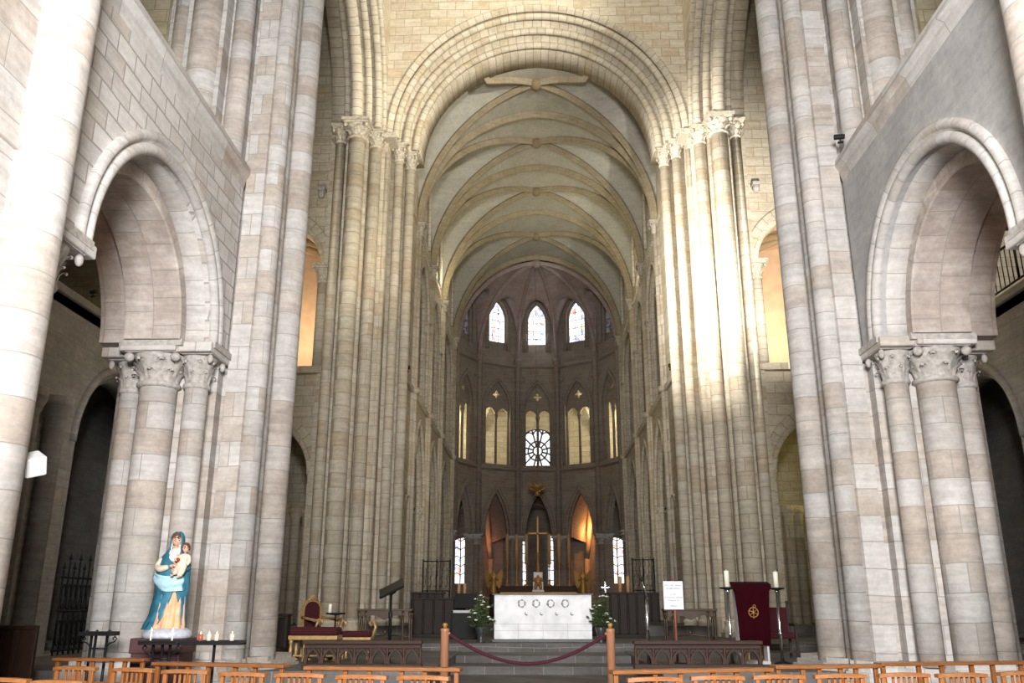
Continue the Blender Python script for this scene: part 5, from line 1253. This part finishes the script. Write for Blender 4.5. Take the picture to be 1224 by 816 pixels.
def head(mbn, c, s, tilt, hairmat, parent, child=False):
    h = MB(); rot = Matrix.Rotation(tilt, 3, 'Y') @ Matrix.Rotation(R(16), 3, 'X') @ Matrix.Rotation(R(24), 3, 'Z')
    P = lambda x, y, z: (Vector(c)+rot @ Vector((x*s, y*s, z*s)))
    bm = MB(); bm.ball((0, 0, 0), .072, .082, .105, 20, 14)
    vv = []
    for x, y, z in bm.v:
        f = max(0, -y/.082)                              # face side
        if z < -.02: x *= 1-.35*min(1, (-z-.02)/.085); y *= 1-.1*min(1, (-z-.02)/.085)
        if f > .5 and abs(z-.012) < .022 and .012 < abs(x) < .045: y += .010
        vv.append(P(x, y, z))
    h.add(vv, bm.f, True)
    h.ball(P(0, -.088, -.018), .011*s, .014*s, .018*s, 8, 6)     # nose
    h.ball(P(0, -.078, -.052), .02*s, .008*s, .005*s, 8, 5); h.ball(P(0, -.077, -.06), .016*s, .008*s, .005*s, 8, 5)
    h.ball(P(0, -.07, -.09), .02*s, .016*s, .014*s, 8, 6)
    for q in (-1, 1): h.ball(P(q*.073, .005, -.005), .01*s, .018*s, .026*s, 8, 6)
    o = h.build('head', 'skin', parent)
    e = MB()
    for q in (-1, 1):
        e.ball(P(q*.028, -.071, .012), .012*s, .006*s, .0055*s, 8, 5)
        e.tube([P(q*.012, -.08, .034), P(q*.03, -.078, .039), P(q*.045, -.068, .033)], .0035*s, 5)
    e.build('eyes', 'eye', o)
    hr = MB()
    for k in range(150 if child else 60):
        t = random.uniform(.05, 1.0 if child else .6); a = random.uniform(0, 2*PI); th_ = t*PI*.62
        x, y, z = .078*math.sin(th_)*math.cos(a), .088*math.sin(th_)*math.sin(a)+.012, .11*math.cos(th_)
        if y < -.045 and z < .055: continue
        hr.ball(P(x, y, z), .022*s, .022*s, .018*s, 6, 4)
    hr.build('hair', 'hair', o)
    return o
head(None, (.012*SCL, -.05*SCL, 1.43*SCL), .95*SCL, R(-12), 'hair', root)
# sleeved arm of the mother and both hands under the child
skin_obj('sleeve', [(-.17*SCL, -.02*SCL, 1.18*SCL), (-.235*SCL, -.1*SCL, 1.02*SCL), (-.13*SCL, -.2*SCL, 1.0*SCL), (.0, -.235*SCL, 1.03*SCL)], [(0, 1), (1, 2), (2, 3)], [.06, .062, .05, .036], 'cloth', root)
skin_obj('far_sleeve', [(.17*SCL, -.02*SCL, 1.17*SCL), (.235*SCL, -.08*SCL, 1.02*SCL), (.2*SCL, -.2*SCL, .98*SCL)], [(0, 1), (1, 2)], [.06, .06, .045], 'blue', root)
def hand(c, d, up, parent, s=1.0):
    c = Vector(c); d = Vector(d).normalized(); up = Vector(up).normalized(); sd = d.cross(up).normalized(); V = []; E = []; Rr = []
    def add(p, r): V.append(tuple(p)); Rr.append(r*s); return len(V)-1
    w0 = add(c-d*.03*s, .019); p0_ = add(c, .021); p1 = add(c+d*.035*s, .021); E += [(w0, p0_), (p0_, p1)]
    for k, L in enumerate((.9, 1.05, 1.0, .78)):
        o = sd*(.021-.014*k)*s; a_ = add(c+d*.05*s+o*1.3, .0085); b_ = add(c+d*(.05+.028*L)*s+o*1.5-up*.008*s, .0075); e_ = add(c+d*(.05+.045*L)*s+o*1.5-up*.024*s, .006); E += [(p1, a_), (a_, b_), (b_, e_)]
    t1 = add(c+d*.012*s+sd*.034*s, .009); t2 = add(c+d*.035*s+sd*.05*s-up*.006*s, .0075); E += [(p0_, t1), (t1, t2)]
    return skin_obj('hand', V, E, Rr, 'skin', parent, 1)
hand((.045*SCL, -.245*SCL, 1.045*SCL), (1, -.12, .18), (0, -.6, 1), root, 1.05)
hand((.15*SCL, -.25*SCL, .985*SCL), (-1, -.3, .05), (0, -.8, .6), root, 1.0)
# the child
CX, CY, CZ = .205*SCL, -.19*SCL, 1.085*SCL
skin_obj('child_body', [(CX, CY, CZ-.07), (CX+.005, CY, CZ+.03), (CX+.01, CY-.0, CZ+.1), (CX+.012, CY, CZ+.14), (CX-.06, CY-.07, CZ-.1), (CX-.1, CY-.1, CZ-.16), (CX+.03, CY-.1, CZ-.11), (CX+.0, CY-.13, CZ-.19), (CX+.07, CY-.02, CZ+.08), (CX+.1, CY-.06, CZ+.02), (CX+.085, CY-.1, CZ-.03), (CX-.05, CY-.03, CZ+.08), (CX-.09, CY-.08, CZ+.05), (CX-.05, CY-.11, CZ+.04)],
         [(0, 1), (1, 2), (2, 3), (0, 4), (4, 5), (0, 6), (6, 7), (2, 8), (8, 9), (9, 10), (2, 11), (11, 12), (12, 13)], [.075, .075, .055, .035, .05, .036, .05, .036, .04, .034, .022, .036, .03, .02], 'cloth', root)
head(None, (CX+.015, CY-.005, CZ+.205), .7*SCL, R(10), 'hair', root, True)
mb = MB(); mb.ball((CX-.03, CY-.135, CZ+.05), .026, .014, .024, 10, 6); mb.build('red_heart', 'heart', root)
for q in (-1, 1): MB().ball((CX-.1+.09*(q > 0), CY-.125, CZ-.17-.02*(q > 0)), .022, .035, .018, 8, 6).build('child_foot', 'skin', root)

# ---- fittings on the walls
def spot(loc, rz, lb):
    root = empty('spotlight', loc, lb, 'spotlight', None, rz)
    MB().lathe([(.04, 0), (.045, .02), (.05, .16), (.045, .18)], (0, 0, 0), 12).build('housing', 'black', root).rotation_euler = (0, R(90), 0)
    MB().tube([(.08, 0, 0), (.08, 0, -.1)], .012, 6).build('bracket', 'black', root); MB().bbox(.03, .13, -.03, .03, -.12, -.1, .004).build('foot', 'black', root)
    return root
spot((-5.72, 13.85, 9.44), R(10), 'small black spotlight on the ledge above the left nave arch')
spot((5.4, 13.8, 9.44), R(170), 'small black spotlight on the ledge above the right nave arch')
spot((-10.3, 18.4, 8.34), R(-20), 'small black spotlight on the gallery edge of the dark left transept')
root = empty('loudspeaker', (-5.2, 8.55, 2.86), 'white box loudspeaker fixed to the nearest left pier', 'loudspeaker')
mb = MB(); mb.bbox(-.06, .14, -.1, .1, -.1, .1, .015); o = mb.build('cabinet', 'white', root); o.rotation_euler = (R(20), R(25), R(-30))
mb = MB(); mb.bbox(-.05, .13, -.106, -.099, -.09, .09, .003); mb.build('grille', 'white', o)
MB().tube([(-.14, -.1, 0), (0, 0, 0)], .02, 6).build('bracket', 'iron', root)
for k, (x, y, z, lb) in enumerate(((-4.72, 28.9, 9.35, 'left'), (4.72, 28.9, 9.35, 'right'))):
    s = -1 if x < 0 else 1
    root = empty('floodlight_cluster', (x-s*.1, y, z), 'cluster of round floodlights on the %s choir cornice' % lb, 'floodlight')
    MB().bbox(-.12, .12, -.1, .1, -.14, -.1, .01).build('base_plate', 'iron', root)
    for q in range(3): MB().lathe([(.04, 0), (.07, .03), (.07, .12), (.05, .14)], ((q-1)*.1, -.05, -.08), 12).build('lamp_head', 'iron', root)
# small stone brackets
for s, nm in SIDES:
    root = empty('stone_bracket', (s*7.2, 26.1, 14.6), 'small dark carved head bracket on the %s crossing pier' % nm, 'bracket')
    MB().bbox(-.13, .13, -.2, .1, .1, .22, .02).build('shelf', 'carve', root)
    MB().ball((0, -.08, 0), .12, .12, .15).build('head', 'carve', root)
# iron railing on the right transept gallery, grille and panelling on the left
root = empty('gallery_railing', (10.42, 19.5, 8.22), 'black iron railing along the right transept gallery', 'railing')
MB().tube([(0, -7, .95), (0, 6.4, .95)], .03, 6).build('hand_rail', 'iron', root)
MB().tube([(0, -7, .06), (0, 6.4, .06)], .025, 6).build('bottom_rail', 'iron', root)
for k in range(60):
    y = -5+k*.19; MB().tube([(0, y, .05), (0, y, .95)], .013 if k % 6 else .028, 6).build('baluster' if k % 6 else 'post', 'iron', root)
root = empty('iron_grille', (-10.35, 20.95, .46), 'black iron grille of spear points closing the dark left transept arch', 'grille')
for k in range(18):
    y = -1.85+k*.218; hh = 1.75+.2*(k % 2)
    mb = MB(); mb.tube([(0, y, 0), (0, y, hh)], .02, 6); mb.lathe([(.0, hh), (.045, hh+.05), (.02, hh+.1), (0, hh+.2)], (0, y, 0), 6); mb.build('spear', 'iron', root)
for z in (.1, .9, 1.6): MB().tube([(0, -1.9, z), (0, 1.9, z)], .025, 6).build('cross_bar', 'iron', root)
for k in range(17):
    y = -1.85+.109+k*.218; mb = MB()
    for z in (.45, 1.2): mb.tube([(0, y+.08*math.cos(t*.6), z+.26*math.sin(t*.6)) for t in range(11)], .016, 5)
    mb.build('scroll', 'iron', root)
def panelling(x0, x1, y, h, lb, n):
    root = empty('wooden_partition', ((x0+x1)/2, y, 0), lb, 'partition'); L = x1-x0
    MB().bbox(-L/2, L/2, -.04, .04, h-.06, h, .01).build('cap_rail', 'brown', root)
    MB().bbox(-L/2, L/2, -.015, .015, .05, h-.06, .004).build('board', 'brownz', root)
    MB().bbox(-L/2, L/2, -.035, .035, 0, .14, .006).build('bottom_rail', 'brown', root)
    for k in range(n+1):
        x = -L/2+.03+(L-.06)*k/n; MB().bbox(x-.03, x+.03, -.035, .035, .1, h-.05, .006).build('stile', 'brownz', root)
panelling(-9.6, -7.5, 13.3, 1.2, 'brown panelled wooden partition at the lower left beside the pier', 7)
panelling(7.75, 9.6, 13.3, 1.1, 'brown panelled wooden partition at the lower right beside the pier', 6)

# ------------------------------------------------------------------ light, world, camera
def light(kind, name, loc, target, energy, col=(1, 1, 1), **kw):
    d = bpy.data.lights.new(name, kind); d.energy = energy; d.color = col
    for k, v in kw.items(): setattr(d, k, v)
    o = bpy.data.objects.new(name, d); COL.objects.link(o); o.location = loc
    if target is not None: o.rotation_euler = (Vector(target)-Vector(loc)).to_track_quat('-Z', 'Y').to_euler()
    return o
# daylight from the nave behind the camera and its flash
light('AREA', 'nave_daylight', (0, -3.2, 4.6), (0, 16, 6.8), 5000, (1, .985, .98), shape='RECTANGLE', size=3, size_y=2.5)
light('SPOT', 'flood_low', (4.3, 17.4, 9.0), (-5.6, 25.4, 14.5), 5000, (1, .92, .72), spot_size=R(40), spot_blend=.9, shadow_soft_size=.15)
light('SPOT', 'flood_wall', (5.7, 17.4, 8.6), (7.4, 26.2, 12.5), 8500, (1, .95, .86), spot_size=R(58), spot_blend=.9, shadow_soft_size=.15)
light('SPOT', 'flood_wall', (-5.7, 17.4, 8.6), (-7.2, 26.2, 13.5), 1000, (1, .95, .82), spot_size=R(58), spot_blend=.9, shadow_soft_size=.15)
# floodlights of the crossing, standing on the ledges of the western piers
light('SPOT', 'flood_right', (-4.3, 17.4, 9.0), (6.0, 25.4, 12.4), 27000, (1, .95, .86), spot_size=R(52), spot_blend=.9, shadow_soft_size=.15)
light('SPOT', 'flood_left', (4.2, 17.4, 16.8), (-3.6, 25.9, 21.5), 6200, (1, .94, .79), spot_size=R(66), spot_blend=.9, shadow_soft_size=.15)
for s in (-1, 1):
    light('SPOT', 'vault_uplight', (s*4.2, 33.6, 14.6), (-s*2.4, 35.5, 20.8), 250, (1, .90, .60), spot_size=R(130), spot_blend=1, shadow_soft_size=.2)
    light('SPOT', 'vault_uplight', (s*4.2, 39.4, 14.6), (-s*2.2, 39.5, 20.8), 250, (1, .90, .60), spot_size=R(130), spot_blend=1, shadow_soft_size=.2)
    light('SPOT', 'choir_wash', (s*3.9, 29.0, 3.0), (-s*4.9, 37, 9.5), 800, (1, .9, .64), spot_size=R(72), spot_blend=1, shadow_soft_size=.3)
    light('POINT', 'gallery_lamp', (s*8.6, 28.4, 10.6), None, 260, (1, .78, .54), shadow_soft_size=.3)
    light('POINT', 'chapel_lamp', (s*9.6, 28.0, 5.5), None, 60 if s > 0 else 5, (.95, .85, .3), shadow_soft_size=.2)
    light('POINT', 'apse_tribune_daylight', tuple(apt(s*44, 6.4, 12.0)), None, 330, (1, .92, .55), shadow_soft_size=.3)
    light('POINT', 'apse_tribune_daylight', tuple(apt(s*32, 7, 12.0)), None, 40, (1, .9, .75), shadow_soft_size=.3)
    light('POINT', 'aisle_lamp', (s*9.2, 12.0, 7.2), None, 50, (1, .55, .3), shadow_soft_size=.2)
    light('POINT', 'tribune_lamp', (s*9.6, 15.2, 11), None, 120, (1, .95, .4), shadow_soft_size=.2)
    light('POINT', 'transept_lamp', (s*8.6, 19.5, 5.5), None, 18, (1, .95, .85), shadow_soft_size=.4)
    light('POINT', 'choir_aisle_lamp', (s*8, 37, 6), None, 3, (1, .9, .75), shadow_soft_size=.4)
light('POINT', 'ambulatory_lamp', tuple(apt(25, 7.6, 5.6)), None, 150, (1, .42, .12), shadow_soft_size=.15)
light('POINT', 'ambulatory_lamp', tuple(apt(-25, 7.6, 4.6)), None, 26, (1, .34, .14), shadow_soft_size=.15)
light('AREA', 'crossing_fill', (0, 20.8, 26), (0, 21, 0), 600, (1, .94, .74), shape='RECTANGLE', size=6, size_y=6)  # added fill light high over the crossing, no lantern window behind it
light('SPOT', 'altar_spot', (-4.0, 17.2, 8.0), (0, 22, 1.2), 900, (1, .99, .97), spot_size=R(22), spot_blend=.5, shadow_soft_size=.1)
light('SPOT', 'high_altar_spot', (2.5, 40, 8.0), (0, 46, 2.6), 300, (1, .6, .28), spot_size=R(40), spot_blend=.8, shadow_soft_size=.1)
light('AREA', 'apse_daylight', tuple(apt(0, 4.0, 17.9)), (0, 44, 8), 30, (.85, .9, 1), shape='RECTANGLE', size=1.2, size_y=2.2)

for s in (-1, 1): light('POINT', 'vault_spot', (s*4.15, 39.2 if s < 0 else 37.6, 16.6), None, 60, (1, .92, .66), shadow_soft_size=.1)
w = bpy.data.worlds.new('interior_ambient'); SC.world = w; w.use_nodes = True
w.node_tree.nodes['Background'].inputs['Color'].default_value = (.9, .92, 1, 1)
w.node_tree.nodes['Background'].inputs['Strength'].default_value = .012

cam = bpy.data.cameras.new('camera'); co = bpy.data.objects.new('camera', cam); COL.objects.link(co)
FPX = 1035.0
cam.sensor_width = 36; cam.lens = FPX/1224*36; cam.clip_end = 200; cam.clip_start = .1
th = math.atan((722-408)/FPX); psi = math.atan((642-612)/FPX*math.cos(th))
co.location = (-.12, 0, 1.5); co.rotation_euler = (PI/2+th, 0, psi)
SC.camera = co
SC.view_settings.view_transform = 'Standard'; SC.view_settings.look = 'None'; SC.view_settings.gamma = 1
SC.view_settings.use_curve_mapping = False
SC.view_settings.exposure = 0
SC.cycles.use_denoising = True
SC.cycles.max_bounces = 6; SC.cycles.diffuse_bounces = 4; SC.cycles.sample_clamp_indirect = 4
